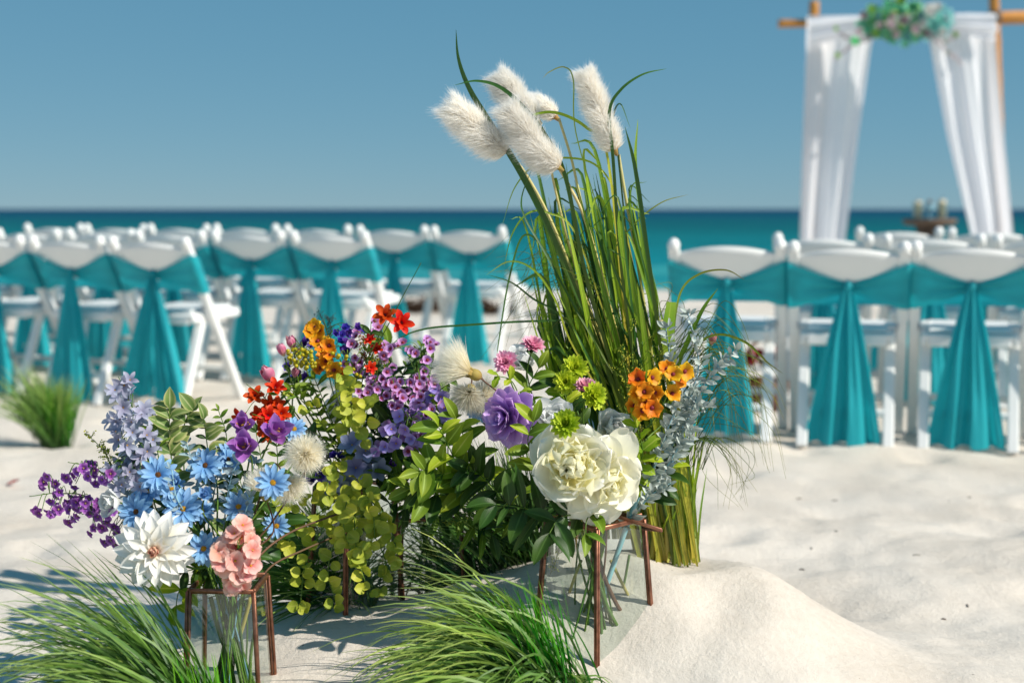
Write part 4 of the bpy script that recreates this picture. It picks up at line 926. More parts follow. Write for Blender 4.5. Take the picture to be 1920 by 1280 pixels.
# ---- pompoms and button mums
def pompom(mat,L,W,seed,layers=((16,4,1.),(16,20,.96),(14,38,.88),(11,56,.76),(8,74,.6))):
    g=G(); rr=random.Random(seed)
    for k,tl,sc in layers:
        for i in range(k):
            a=2*math.pi*(i+rr.random()*.6)/k
            m=Matrix.Rotation(a,4,'Z')@Matrix.Rotation(R(tl+rr.uniform(-5,5)),4,'X')@Matrix.Scale(sc*rr.uniform(.9,1.08),4)
            g.add(petal(L,W,(.5,.8,1,1.05,1.,.55),.5,.25,nu=2,nv=4,seed=rr.randint(0,99)),m,tint=rr.uniform(.2,.8))
    return g.mesh('petals',M[mat])
PB=pompom('pinkb',.024,.0085,3); PL=pompom('lime',.026,.010,4); 
sepal=blossom_geo(7,.012,.007,-25,cup=.3,curl=.5).mesh('sepals',M['leafd'])
for x,y,Y,n,sc,mesh,lab,nm in ((948,680,2.80,(-.2,-1,.5),1.12,PB,'pink pompom flower just above the purple dahlia','pink_pompom'),(998,650,2.84,(.15,-.5,1),1.15,PB,'highest pink pompom flower seen from underneath','pink_pompom'),(1097,727,2.72,(.0,-.55,1),1.0,PB,'pink pompom flower between the lime buttons','pink_pompom'),
   (1078,690,2.76,(.1,-1,.35),1.12,PL,'topmost lime green button flower beside the reeds','lime_button'),(1062,716,2.74,(-.2,-1,.2),1.05,PL,'lime green button flower just below the topmost one','lime_button'),(1112,742,2.70,(.6,-1,.3),1.15,PL,'lime green button flower right of a pink pompom','lime_button'),(1062,795,2.60,(-.35,-1,.45),1.2,PL,'lime green button flower resting on the cream peony','lime_button')):
    h=P(x,y,Y); t=thing(nm,lab,'flower',h,group='pink pompoms' if nm[0]=='p' else 'lime button flowers'); F=frame(h,n,0,sc)
    part('petals',mesh,t,F,kind='stuff'); part('sepals',sepal,t,F@Matrix.Translation((0,0,-.004))); add_stem(t,h,n,V2,.0018)
# ---- berries
bm=geo_mesh(ball(.0042,10,8),'berry',M['berry'])
for lab,pts in (('yellow berry cluster beside the pink tulips',[(x,y) for x in range(545,590,7) for y in range(658,692,6)]),('small yellow berry cluster below the orange flowers',[(632,672),(640,668),(648,675),(636,680),(644,684),(652,668),(630,664),(660,700),(666,706),(656,694)])):
    pts=[(x+U(-3,3)-(y-675)*-.35,y+U(-3,3)) for x,y in pts if U(0,1)<.85]
    spray('berry_cluster',lab,'berries',pts,lambda h,f:(bm,),V3,(2.88,2.92),(.9,1.15),mat='stem',root=(600,780,2.96),bn='berry',group='yellow berries')

# ------------------------------------------------------------------ fluffy thistle flowers
def thistle(label,p,n,V,L=.04,cone=80,cnt=1500,body=.010,sc=1.):
    p=Vector(p); n=Vector(n).normalized(); F=frame(p,n,0); t=thing('fluffy_thistle',label,'flower',p,group='white fluffy thistle flowers')
    g=G()
    for i in range(cnt):
        u=math.sqrt(rnd.random()); a=U(0,6.283); th=R(cone)*u
        d=Vector((math.sin(th)*math.cos(a),math.sin(th)*math.sin(a),math.cos(th)))
        s0=d*body*.6; l=L*U(.82,1.05)*(1 if u<.9 else U(.7,1)); bend=Vector((U(-1,1),U(-1,1),U(-1,.3)))*l*.10
        wd=Vector((U(-1,1),U(-1,1),U(-1,1))).cross(d).normalized()*.00042
        m_=s0+d*l*.55+bend*.3; e=s0+d*l+bend
        v=[s0-wd,s0+wd,m_+wd*.9,m_-wd*.9,e]; v=[F@q for q in v]
        b=len(g.v); g.v+=v; g.uv+=[(0,0),(1,0),(1,.6),(0,.6),(.5,1)]; g.t+=[rnd.random()]*5; g.f+=[(b,b+1,b+2,b+3),(b+3,b+2,b+4)]; g.mi+=[0,0]
    part('hairs',g.mesh('hairs',M['thistle']),t,kind='stuff')
    part('flower_cup',geo_mesh(ball(body,10,8,1,1,1.2),'flower_cup',M['thc']),t,F@Matrix.Translation((0,0,-body*.5)))
    sp=[geo_mesh(petal(L*.55,L*.22,POINT,seed=k,curl=.9,base_curl=.3,fold=.2),'sepal',M['thc']) for k in range(2)]
    for k in range(6): part('sepal',sp[k%2],t,F@Matrix.Rotation(k*1.05+U(-.2,.2),4,'Z')@Matrix.Translation((0,.004,-body))@Matrix.Rotation(R(U(20,60)),4,'X'))
    add_stem(t,p-n*body,n,V,.002,'stemb')
thistle('round white fluffy flower facing the viewer above the others',P(572,852,2.60),(.1,-1,.25),V1,.040,88,2300)
thistle('white fluffy flower fanned upward behind the blue daisy',P(497,925,2.62),(-.2,-.35,1),V1,.050,42,1300)
thistle('lowest white fluffy flower opening right below the round one',P(538,900,2.63),(.45,-.7,-.5),V1,.046,60,1300)
thistle('largest cream fluffy flower opening left beside the lilac blossoms',P(886,700,2.74),(-1,-.35,.55),V2,.082,42,1700,.012)
thistle('white fluffy flower bulging under the largest fluffy one',P(880,735,2.78),(-.2,-.8,-.6),V2,.046,75,1300,.012)
thistle('shaded white fluffy flower left of the purple dahlia',P(905,745,2.84),(.3,-.9,.2),V2,.045,80,1200,.012)

# ------------------------------------------------------------------ leaves and fillers
BR=[ # label, name, path, kinds, n, V, scale, pair, mat
('round lime leaf branch reaching left over the blue daisies','eucalyptus_branch',[(662,905,2.98),(610,920,2.86),(560,935,2.82),(517,955,2.78)],['round'],9,V3,1.15,True,'stem'),
('round lime leaf branch ending at the lower left tip','eucalyptus_branch',[(655,915,2.98),(600,960,2.86),(555,990,2.80),(532,1030,2.80)],['round'],9,V3,1.15,True,'stem'),
('round lime leaf branch drooping lowest near the sand','eucalyptus_branch',[(655,915,2.98),(600,1000,2.86),(572,1060,2.80),(562,1150,2.80)],['round'],10,V3,1.1,True,'stem'),
('round lime leaf branch hanging over the dark grass','eucalyptus_branch',[(660,915,2.98),(632,1000,2.84),(615,1070,2.80),(632,1135,2.80)],['round'],11,V3,1.15,True,'stem'),
('round lime leaf branch hanging in front of the copper rod','eucalyptus_branch',[(668,910,2.98),(665,990,2.80),(672,1050,2.78),(690,1105,2.78)],['round'],12,V3,1.2,True,'stem'),
('round lime leaf branch stretching right toward the centre grass','eucalyptus_branch',[(670,905,2.98),(705,950,2.82),(735,1000,2.80),(748,1050,2.80)],['round'],10,V3,1.05,True,'stem'),
('round lime leaf branch in the middle of the drooping mass','eucalyptus_branch',[(664,905,2.98),(650,940,2.80),(645,990,2.78),(660,1035,2.78)],['round'],11,V3,1.2,True,'stem'),
('short round lime leaf branch under the grey blue flowers','eucalyptus_branch',[(664,905,2.98),(690,925,2.82),(700,960,2.78),(702,1010,2.78)],['round'],9,V3,1.2,True,'stem'),
('round lime leaf branch right of the round fluffy flower','eucalyptus_branch',[(664,905,2.98),(640,880,2.84),(618,885,2.80),(612,920,2.78)],['round'],7,V3,1.1,True,'stem'),
('round lime leaf branch reaching up among the waxflowers','eucalyptus_branch',[(664,880,2.98),(655,800,2.88),(650,740,2.84),(645,698,2.82)],['round'],12,V3,1.2,True,'stem'),
('second upright round lime leaf branch right of centre','eucalyptus_branch',[(668,880,2.98),(670,830,2.86),(685,785,2.82),(690,755,2.82)],['round'],8,V3,1.2,True,'stem'),
('round lime leaf branch beside the pink tulips','eucalyptus_branch',[(655,880,2.98),(600,790,2.90),(565,750,2.88),(545,730,2.86)],['round','small'],9,V3,1.0,True,'stem'),
('round lime leaf branch low behind the copper rod','eucalyptus_branch',[(668,930,3.0),(700,1000,2.95),(722,1050,2.92),(718,1095,2.9)],['round'],9,V3,1.05,True,'stem'),
('broad green leaves sweeping up left of the purple dahlia','leafy_branch',[(880,930,2.84),(860,880,2.76),(838,830,2.72),(822,800,2.70)],['broad','broady'],6,V4,1.0,True,'stem'),
('broad green leaves spreading left under the lilac blossoms','leafy_branch',[(890,940,2.84),(850,900,2.76),(810,880,2.72),(785,885,2.70)],['broad'],6,V4,.95,True,'stem'),
('broad green leaves hanging in the gap below the lilac cluster','leafy_branch',[(890,950,2.86),(840,930,2.80),(800,925,2.76),(770,915,2.74)],['broad','broadd'],6,V4,.95,True,'stem'),
('broad leaves rising to the fluffy cream flower','leafy_branch',[(900,930,2.86),(885,870,2.80),(870,820,2.76),(855,785,2.74)],['broad','broady'],5,V4,.9,True,'stem'),
('dark broad leaves below the purple dahlia','leafy_branch',[(960,960,2.84),(930,920,2.78),(900,890,2.76),(880,880,2.74)],['broadd'],6,V2,1.,True,'stem'),
('lime leaves tucked between the purple dahlia and the peony','leafy_branch',[(1040,950,2.78),(1010,880,2.70),(990,830,2.66),(1000,790,2.66)],['broady','broad'],5,V2,.85,True,'stem'),
('dark leaves fanning left under the cream peony','leafy_branch',[(1075,975,2.74),(1020,960,2.66),(970,950,2.62),(930,945,2.60)],['broadd','lanced'],5,V2,1.05,True,'stem'),
('dark leaves drooping over the front of the right vase','leafy_branch',[(1095,972,2.70),(1070,965,2.62),(1045,975,2.60),(1030,1000,2.58)],['broadd'],4,V2,1.0,True,'stem'),
('leaf pair hanging at the front rod of the right vase','leafy_branch',[(1110,960,2.68),(1100,975,2.62),(1098,1000,2.60)],['broad'],2,V2,.8,True,'stem'),
('lobed lime leaves right of the cream peony','leafy_branch',[(1150,950,2.78),(1185,890,2.74),(1205,850,2.72),(1195,800,2.70)],['lobed'],7,V2,1.,True,'stem'),
('lobed lime leaves under the lime button flowers','leafy_branch',[(1090,900,2.84),(1080,820,2.80),(1065,760,2.78),(1055,725,2.78)],['lobed','broadd'],7,V2,.9,True,'stem'),
('green leaf spray behind the pink pompoms','leafy_branch',[(1000,880,2.90),(985,800,2.88),(990,730,2.88),(1010,690,2.88)],['broad','broadd'],6,V2,.8,True,'stem'),
('lime lobed leaves under the left pink pompom','leafy_branch',[(1000,830,2.84),(980,760,2.80),(960,715,2.78),(935,705,2.76)],['lobed'],4,V2,.7,True,'stem'),
('dark leaves low right behind the silver foliage','leafy_branch',[(1160,960,2.82),(1210,920,2.80),(1245,890,2.80),(1270,860,2.80)],['broadd','lobed'],6,V2,.9,True,'stem'),
('variegated leaf branch above the blue daisies','variegated_branch',[(340,1000,2.74),(325,890,2.70),(318,820,2.70),(318,765,2.70)],['var'],8,V1,1.05,True,'stem'),
('variegated leaf branch arching right of the lavender spikes','variegated_branch',[(350,1000,2.74),(345,880,2.72),(345,800,2.72),(362,770,2.72)],['var','small'],7,V1,1.05,True,'stem'),
('variegated leaf branch left of the purple orchid','variegated_branch',[(400,1000,2.74),(395,900,2.72),(388,830,2.72),(382,785,2.70)],['var','smalld'],7,V1,1.0,True,'stem'),
('lance leaves between the lavender and the daisies','leafy_branch',[(320,1000,2.74),(305,900,2.70),(296,850,2.68),(292,810,2.68)],['lance'],4,V1,.6,True,'stem'),
('blue silver leaf sprig right of the blue daisies','silver_sprig',[(420,1010,2.70),(425,940,2.66),(435,890,2.64),(450,860,2.64)],['dustyb'],11,V1,1.,True,'stemblue'),
('blue silver leaf sprig at the centre of the blue daisies','silver_sprig',[(390,1010,2.72),(375,930,2.68),(365,880,2.66),(350,830,2.66)],['dustyb'],13,V1,1.,True,'stemblue'),
('blue silver leaf sprig below the drooping daisy','silver_sprig',[(430,1050,2.68),(450,1000,2.64),(460,960,2.62),(470,930,2.62)],['dustyb'],9,V1,.95,True,'stemblue'),
('blue silver leaf sprig rising among the lavender flowers','silver_sprig',[(300,1000,2.76),(285,900,2.74),(270,830,2.74),(262,790,2.74)],['dustyb'],12,V1,.9,True,'stemblue'),
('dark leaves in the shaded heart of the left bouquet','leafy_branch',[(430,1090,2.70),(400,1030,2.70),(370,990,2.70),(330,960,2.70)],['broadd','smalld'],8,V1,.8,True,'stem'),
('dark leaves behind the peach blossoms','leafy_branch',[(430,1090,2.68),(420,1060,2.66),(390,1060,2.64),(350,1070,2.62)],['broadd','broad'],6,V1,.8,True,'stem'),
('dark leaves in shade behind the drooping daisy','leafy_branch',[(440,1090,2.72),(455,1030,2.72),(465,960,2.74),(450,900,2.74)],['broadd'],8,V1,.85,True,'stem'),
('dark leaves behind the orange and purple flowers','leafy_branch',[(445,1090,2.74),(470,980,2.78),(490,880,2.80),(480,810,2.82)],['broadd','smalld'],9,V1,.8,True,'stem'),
('lime leaf hanging behind the white dahlia','leafy_branch',[(400,1100,2.66),(350,1095,2.62),(335,1110,2.60),(330,1135,2.60)],['broady'],3,V1,.85,True,'stem'),
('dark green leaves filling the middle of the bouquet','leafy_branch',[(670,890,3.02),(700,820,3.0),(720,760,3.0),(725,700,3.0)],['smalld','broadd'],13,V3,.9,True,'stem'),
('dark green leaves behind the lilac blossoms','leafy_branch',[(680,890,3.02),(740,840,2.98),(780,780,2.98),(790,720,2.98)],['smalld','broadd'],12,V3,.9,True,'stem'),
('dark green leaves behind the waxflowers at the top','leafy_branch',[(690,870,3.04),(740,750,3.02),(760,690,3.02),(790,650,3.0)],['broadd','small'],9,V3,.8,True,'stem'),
('fine green leaves behind the tulips','leafy_branch',[(650,890,3.02),(610,800,3.0),(580,740,2.98),(545,700,2.96)],['small','smalld'],13,V3,1.,True,'stem'),
('mixed green leaves below the yellow berries','leafy_branch',[(655,890,3.02),(630,810,2.98),(610,760,2.96),(590,710,2.94)],['small','lance'],11,V3,.9,True,'stem'),
('green leaf spray left of the waxflowers','leafy_branch',[(660,890,3.02),(650,790,3.02),(665,720,3.02),(690,660,3.0)],['smalld','small'],13,V3,1.,True,'stem'),
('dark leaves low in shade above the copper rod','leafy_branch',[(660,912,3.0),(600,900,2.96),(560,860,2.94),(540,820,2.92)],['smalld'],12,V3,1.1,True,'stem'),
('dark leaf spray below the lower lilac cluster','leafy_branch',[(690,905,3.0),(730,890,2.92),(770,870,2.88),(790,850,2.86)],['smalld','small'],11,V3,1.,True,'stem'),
('reddish green long leaves over the back vase','leafy_branch',[(800,960,3.1),(840,960,3.0),(880,965,2.92),(930,980,2.88)],['lanced','lance'],6,V4,1.,True,'stem'),
('long dark leaves over the rim of the back vase','leafy_branch',[(800,960,3.1),(780,940,3.0),(750,935,2.94),(715,950,2.9)],['lanced','smalld'],7,V4,.9,True,'stem'),
('single broad green leaf standing behind the topmost waxflowers','leafy_branch',[(700,800,3.04),(735,700,3.04),(728,650,3.04)],['broad'],2,V3,.8,True,'stem'),
('green leaves filling the gap above the centre grass','leafy_branch',[(800,960,3.05),(790,930,2.96),(760,900,2.92),(735,890,2.90)],['broadd','lance'],8,V4,.9,True,'stem'),
('bronze green leaves over the centre grass tuft','leafy_branch',[(800,960,3.05),(860,960,2.94),(900,990,2.88),(940,1010,2.86)],['lance','broadd'],7,V4,.9,True,'stem'),
('mixed leaves in shade left of the right vase','leafy_branch',[(1080,975,2.86),(1040,940,2.86),(990,940,2.86),(960,990,2.86)],['lanced','broadd'],8,V2,.9,True,'stem'),
('small leaves under the lavender spikes','leafy_branch',[(330,1000,2.76),(270,930,2.74),(240,880,2.72),(235,840,2.72)],['smalld','small'],12,V1,1.,True,'stem'),
('dark leaf spray behind the round fluffy flower','leafy_branch',[(445,1090,2.74),(520,980,2.80),(560,900,2.84),(580,830,2.86)],['broadd','smalld'],10,V1,.85,True,'stem'),
('silvery sprig under the purple freesias','silver_sprig',[(420,1010,2.72),(450,930,2.70),(470,890,2.70),(480,860,2.70)],['dustyb'],10,V1,.95,True,'stemblue'),
('leaf spray between the lilac blossoms and the fluffy flowers','leafy_branch',[(860,930,2.9),(840,850,2.86),(850,780,2.86),(840,740,2.86)],['broad','small'],8,V4,.8,True,'stem'),
('silver sprig spreading behind the topmost blue daisies','silver_sprig',[(390,1010,2.74),(400,930,2.72),(415,870,2.72),(430,835,2.72)],['dustyb'],13,V1,1.,True,'stemblue'),
('silver sprig left of the blue daisies under the lavender','silver_sprig',[(300,1010,2.72),(265,960,2.70),(240,920,2.70),(222,890,2.70)],['dustyb'],12,V1,.95,True,'stemblue'),
('silver sprig in front of the blue daisies at the centre','silver_sprig',[(360,1010,2.66),(345,960,2.60),(330,930,2.58),(322,880,2.58)],['dustyb'],9,V1,.8,True,'stemblue'),
('small leaves between the orange flowers and the lime leaves','leafy_branch',[(640,890,3.0),(580,830,2.94),(545,790,2.92),(520,740,2.90)],['small','smalld'],13,V3,1.,True,'stem'),
('dark leaves at the heart of the middle bouquet','leafy_branch',[(664,900,2.98),(700,860,2.94),(720,820,2.92),(735,770,2.92)],['smalld','broadd'],12,V3,.9,True,'stem'),
('leaf spray just left of the large fluffy flower','leafy_branch',[(720,880,3.0),(780,780,2.96),(800,730,2.94),(810,680,2.94)],['smalld','small'],10,V3,1.,True,'stem'),
('olive leaf spray filling the space left of the fluffy flowers','leafy_branch',[(460,1060,2.78),(500,960,2.82),(520,880,2.84),(515,800,2.84)],['small','smalld'],12,V1,1.,True,'stem'),
('bright small leaves between lavender and orange flowers','leafy_branch',[(420,1060,2.78),(430,920,2.82),(425,820,2.84),(410,770,2.84)],['small','var'],10,V1,.9,True,'stem'),
]
for lab,nm,pts,kinds,n,V,sc,pair,mat in BR:
    branch(lab,{'eucalyptus_branch':'branch','leafy_branch':'leaves','variegated_branch':'leaves','silver_sprig':'foliage'}[nm],nm,pts,kinds,n,V,sc,pair,mat=mat,up=-.1 if nm=='eucalyptus_branch' else .25,group={'eucalyptus_branch':'round lime leaf branches','leafy_branch':'leafy filler branches','variegated_branch':'variegated leaf branches','silver_sprig':'silver leaf sprigs'}[nm])
DU=[('topmost silver leaf frond left of the first right sash',[(1255,900,2.80),(1290,760,2.80),(1310,680,2.80),(1290,585,2.80)],22),
('silver leaf frond stretching farthest right',[(1255,880,2.78),(1300,760,2.76),(1335,700,2.74),(1382,655,2.72)],22),
('silver leaf frond behind the orange yellow flowers',[(1220,930,2.80),(1250,840,2.78),(1280,770,2.76),(1330,760,2.74)],20),
('dense silver leaf frond below the orange yellow flowers',[(1190,950,2.76),(1225,880,2.74),(1250,810,2.72),(1275,745,2.72)],24),
('thick silver foliage right of the lobed lime leaves',[(1185,960,2.78),(1235,900,2.76),(1265,850,2.76),(1300,800,2.76)],24),
('lower silver frond touching the right peony',[(1160,990,2.74),(1200,950,2.72),(1225,925,2.72),(1258,905,2.72)],16),
('short silver frond standing left of the first sash tail',[(1260,820,2.82),(1268,720,2.84),(1255,660,2.84),(1248,610,2.84)],16),
('silver frond in the centre of the silver foliage',[(1200,950,2.80),(1245,870,2.80),(1275,800,2.80),(1298,740,2.80)],24)]
for lab,pts,n in DU: branch(lab,'foliage','silver_leaf_frond',pts,['dusty'],int(n*1.25),None,1.3,True,r=.0018,mat='stemblue',start=.08,group='silver leaf fronds',spread=.85)
# thick blue stem and bare stems standing in the right vase
def bare(label,pts,r,mat,nm='cut_branch'):
    o=single(nm,G1(tube(catmull([P(*q) for q in pts],8),lambda u:r,8)).mesh(nm,M[mat]),label,'branch',group='bare stems in the glass vases')
bare('thick light blue stem standing in the right vase',[(1195,930,2.74),(1160,1030,2.75),(1130,1120,2.75),(1112,1190,2.76)],.0052,'stemblue')
bare('brown stem leaning right inside the right vase',[(1120,1050,2.74),(1155,1130,2.75),(1190,1180,2.76),(1213,1222,2.78)],.0042,'stemb')
bare('olive stem leaning right, rightmost inside the right vase',[(1145,1050,2.77),(1180,1120,2.78),(1205,1170,2.78),(1224,1222,2.80)],.0032,'straw')
bare('green stem curving to the middle base of the right vase',[(1115,1070,2.72),(1140,1140,2.72),(1165,1190,2.73),(1175,1238,2.74)],.0040,'stem')
bare('dark green stem crossing the right vase toward the left',[(1180,1040,2.80),(1165,1110,2.80),(1130,1170,2.80),(1110,1215,2.80)],.0026,'stem')
bare('pale green stem leaning left inside the right vase',[(1090,1050,2.76),(1078,1080,2.77),(1068,1110,2.78)],.003,'straw')
bare('brown bark stem rising right of the low left vase',[(455,1110,2.66),(480,1050,2.68),(540,1000,2.74),(640,960,2.80)],.0022,'stemb')
bare('second brown stem curving right of the peach blossoms',[(470,1110,2.66),(510,1060,2.70),(570,1030,2.76),(640,1000,2.84)],.002,'stemb')
bare('thick green stem slanting inside the low left vase',[(395,1120,2.60),(410,1180,2.62),(430,1240,2.64),(450,1330,2.66)],.0045,'stem')
bare('pale stem slanting across the low left vase',[(470,1120,2.62),(450,1190,2.63),(425,1260,2.64),(405,1330,2.66)],.004,'straw')
bare('green stem upright in the right part of the low left vase',[(478,1180,2.60),(470,1230,2.61),(468,1330,2.62)],.0032,'stem')
# fine flowering sprigs
def sprig(label,pts,n,spread,mat,bud,sm='stem',budr=.0014,V=None):
    W=catmull([P(*q) for q in pts],8); t=thing('fine_sprig',label,'sprig',W[0],group='fine flowering sprigs'); g=G(); g.add(tube(W,.0008,4)); b=G()
    for i in range(n):
        k=rnd.randrange(2,len(W)); p=W[k]; d=(W[-1]-W[0]).normalized()+Vector((U(-1,1),U(-.6,.6),U(-.6,.6)))*1.1; L=spread*U(.3,1)*(1.15-k/len(W)*.7); q=p+d.normalized()*L
        g.add(tube([p,p.lerp(q,.5)+Vector((0,0,.004)),q],.0004,3))
        for m_ in range(5): b.add(ball(budr*U(.7,1.3),5,4),Matrix.Translation(p.lerp(q,U(.35,1.05))+Vector((U(-1,1),U(-1,1),U(-1,1)))*.003),tint=U(0,1))
    part('stem',g.mesh('stem',M[sm]),t,kind='stuff'); part('buds',b.mesh('buds',bud),t,kind='stuff')
ylb=organic('lime_bud',['a8b030','c4c848'],.1,.6,.1,var=.3); orb=organic('rusty_bud',['c87020','a0a028'],.1,.6,.1,var=.3,hue=.08); dkb=organic('teal_bud',['3c5a58','4a6a60'],.1,.6,.1)
sprig('yellow green sprig pointing up left at the left bouquet edge',[(250,930,2.72),(215,880,2.70),(190,840,2.70),(160,812,2.70)],26,.035,'x',ylb)
sprig('second yellow green sprig just below the upper one',[(255,940,2.72),(225,900,2.70),(205,865,2.70),(195,835,2.70)],22,.03,'x',ylb)
sprig('rusty orange bud sprig above the lilac waxflowers',[(690,760,2.98),(690,700,2.96),(685,670,2.96),(680,635,2.96)],46,.06,'x',orb)
sprig('green and rusty bud sprig right of the small berries',[(700,760,2.98),(705,710,2.94),(710,685,2.94),(715,650,2.94)],40,.05,'x',orb)
sprig('dark teal sprig poking up behind the violet statice',[(625,720,3.02),(618,660,3.02),(612,620,3.02),(600,590,3.02)],20,.05,'x',dkb,'twig',.0010)
sprig('dark teal sprig beside the topmost orange flower',[(630,720,3.02),(622,650,3.02),(620,610,3.02),(618,600,3.02)],16,.04,'x',dkb,'twig',.0010)
for i,(x,y,lab) in enumerate(((1205,640,'tall yellow green sprig in front of the reeds'),(1165,665,'yellow green sprig right of the lime buttons'),(1240,655,'yellow green sprig behind the orange yellow flowers'),(1185,610,'loose seed sprig before the reed stems'),(1230,700,'low seed sprig behind the orange flowers'))):
    sprig(lab,[(1190,880,2.84),(1190,780,2.84),((x+1190)/2,720,2.84),(x,y,2.84)],34,.07,'x',ylb,'stem',.0012)
sprig('yellow bud sprig low above the centre grass',[(760,960,3.0),(740,930,2.98),(725,915,2.96),(715,905,2.96)],26,.03,'x',ylb)
sprig('pale seed head sprig behind the left rod of the right vase',[(1030,1080,2.86),(1042,1050,2.86),(1048,1030,2.86),(1052,1010,2.86)],26,.02,'x',ylb)
sprig('feathery green sprig over the centre grass',[(930,960,2.86),(900,970,2.84),(870,975,2.82),(840,980,2.8)],34,.035,'x',ylb,'stem',.0008)

# ------------------------------------------------------------------ grasses
def blade_geo(p,d,L,droop,wd,seg=8,wind=Vector((0,0,0)),vfold=False):
    pts=[Vector(p)]; d=Vector(d).normalized(); st=L/seg
    for i in range(seg):
        d=(d+Vector((0,0,-droop/seg*(.4+1.2*i/seg)))+wind/seg).normalized(); pts.append(pts[-1]+d*st)
    v=[];f=[];uv=[]; ax=Vector((U(-1,1),U(-1,1)*.8,U(-.3,.3)))
    for i,q in enumerate(pts):
        t=i/seg; dd=(pts[min(i+1,seg)]-pts[max(i-1,0)]).normalized(); s=dd.cross(ax)
        s = s.normalized() if s.length>1e-4 else Vector((1,0,0)); w_=wd*.5*(.7+.5*math.sin(t*2.2))*(1-t**3.0)+.00015
        v+= [q-s*w_,q+s*w_]; uv+=[(0,t),(1,t)]
    for i in range(seg): b=2*i; f.append((b,b+1,b+3,b+2))
    return v,f,uv
def tuft(label,root,sets,group='artificial grass tufts in the sand'):
    t=thing('grass_tuft',label,'grass',root,group=group)
    for (nm,mat,cnt,az,el,Lr,droop,wd,spr,wind) in sets:
        g=G()
        for i in range(cnt):
            a=R(U(*az)); e=R(U(*el)); d=Vector((math.cos(a)*math.cos(e),math.sin(a)*math.cos(e),math.sin(e)))
            p=Vector(root)+Vector((rnd.gauss(0,spr),rnd.gauss(0,spr),-.01))
            g.add(blade_geo(p,d,U(*Lr),U(*droop),wd*U(.7,1.15),9,Vector(wind)),tint=rnd.random())
        part(nm,g.mesh(nm,M[mat]),t,kind='stuff')
    return t
def ground(px,py,Y): 
    p=P(px,py,Y); p.z=H(p.x,p.y); return p
r=ground(392,1285,2.46)
tuft('dense long green grass tuft fanning left at the bottom left corner',r,[
 ('blades','grass',580,(130,225),(18,74),(.27,.52),(.4,2.1),.0042,.022,(-.25,0,0)),
 ('blades','grass',90,(150,200),(55,80),(.26,.36),(.8,1.8),.0034,.018,(-.8,0,0)),
 ('blades','grass',150,(190,270),(30,70),(.16,.30),(2.0,3.4),.0036,.022,(-.5,0,0)),
 ('bright_blades','grassb',110,(110,250),(60,88),(.12,.2),(.0,.5),.0034,.026,(-.05,0,0))])
r=ground(490,1310,2.46)
tuft('small yellow green grass at the foot of the low left vase',r,[('blades','grassy',130,(60,300),(40,88),(.07,.12),(.3,1.5),.0040,.024,(-.1,0,0)),('blades','grass',60,(100,280),(40,88),(.08,.13),(.3,1.2),.003,.02,(-.1,0,0))])
r=ground(1040,1245,2.54)
tuft('long arching green grass tuft beside the right vase',r,[
 ('blades','grass',480,(130,205),(32,80),(.24,.42),(.8,3.0),.0046,.028,(-.5,0,0)),
 ('blades','grass',150,(150,200),(55,76),(.24,.36),(1.2,2.4),.0040,.022,(-.7,0,0)),
 ('blades','grass',260,(180,290),(45,78),(.15,.28),(2.6,4.4),.0042,.028,(-.6,-.1,0)),
 ('bright_blades','grassb',150,(110,230),(55,86),(.16,.26),(.0,.5),.0038,.026,(-.14,0,0)),
 ('blades','grass',50,(150,205),(30,60),(.36,.48),(1.2,2.6),.0034,.024,(-.5,0,0)),
 ('blades','grass',50,(-60,60),(60,85),(.07,.14),(2.5,4.2),.0036,.02,(.2,0,0))])
r=ground(640,1128,3.12)
tuft('dark shaded grass tuft behind the round lime leaves',r,[('blades','grass',520,(100,260),(14,75),(.18,.36),(.4,1.2),.0036,.03,(-.1,0,0)),('bright_blades','grassb',60,(90,270),(50,85),(.12,.2),(.1,.6),.003,.02,(0,0,0)),('blades','grass',160,(-80,80),(25,80),(.16,.3),(.4,1.2),.0034,.03,(0,0,0))])
r=ground(985,1150,3.05)
tuft('dark teal green grass tuft between the peony and the centre grass',r,[('blades','grass',460,(60,240),(40,88),(.18,.34),(.2,.9),.0036,.04,(-.05,0,0))])
r=ground(905,1120,3.18)
tuft('dark grass tuft in shade under the broad leaves',r,[('blades','grass',420,(80,260),(25,85),(.16,.30),(.3,1.0),.0036,.05,(-.1,0,0))])
r=ground(108,826,5.75)
tuft('blurred green grass tuft alone behind the bouquets at left',r,[('blades','grass',420,(100,260),(56,84),(.25,.42),(.2,1.1),.0045,.022,(-.2,0,0)),('bright_blades','grassb',220,(0,360),(70,88),(.2,.3),(.0,.3),.005,.018,(0,0,0)),('blades','grass',200,(-90,90),(72,88),(.22,.34),(.1,.4),.0045,.02,(0,0,0))],'artificial grass tufts in the sand')

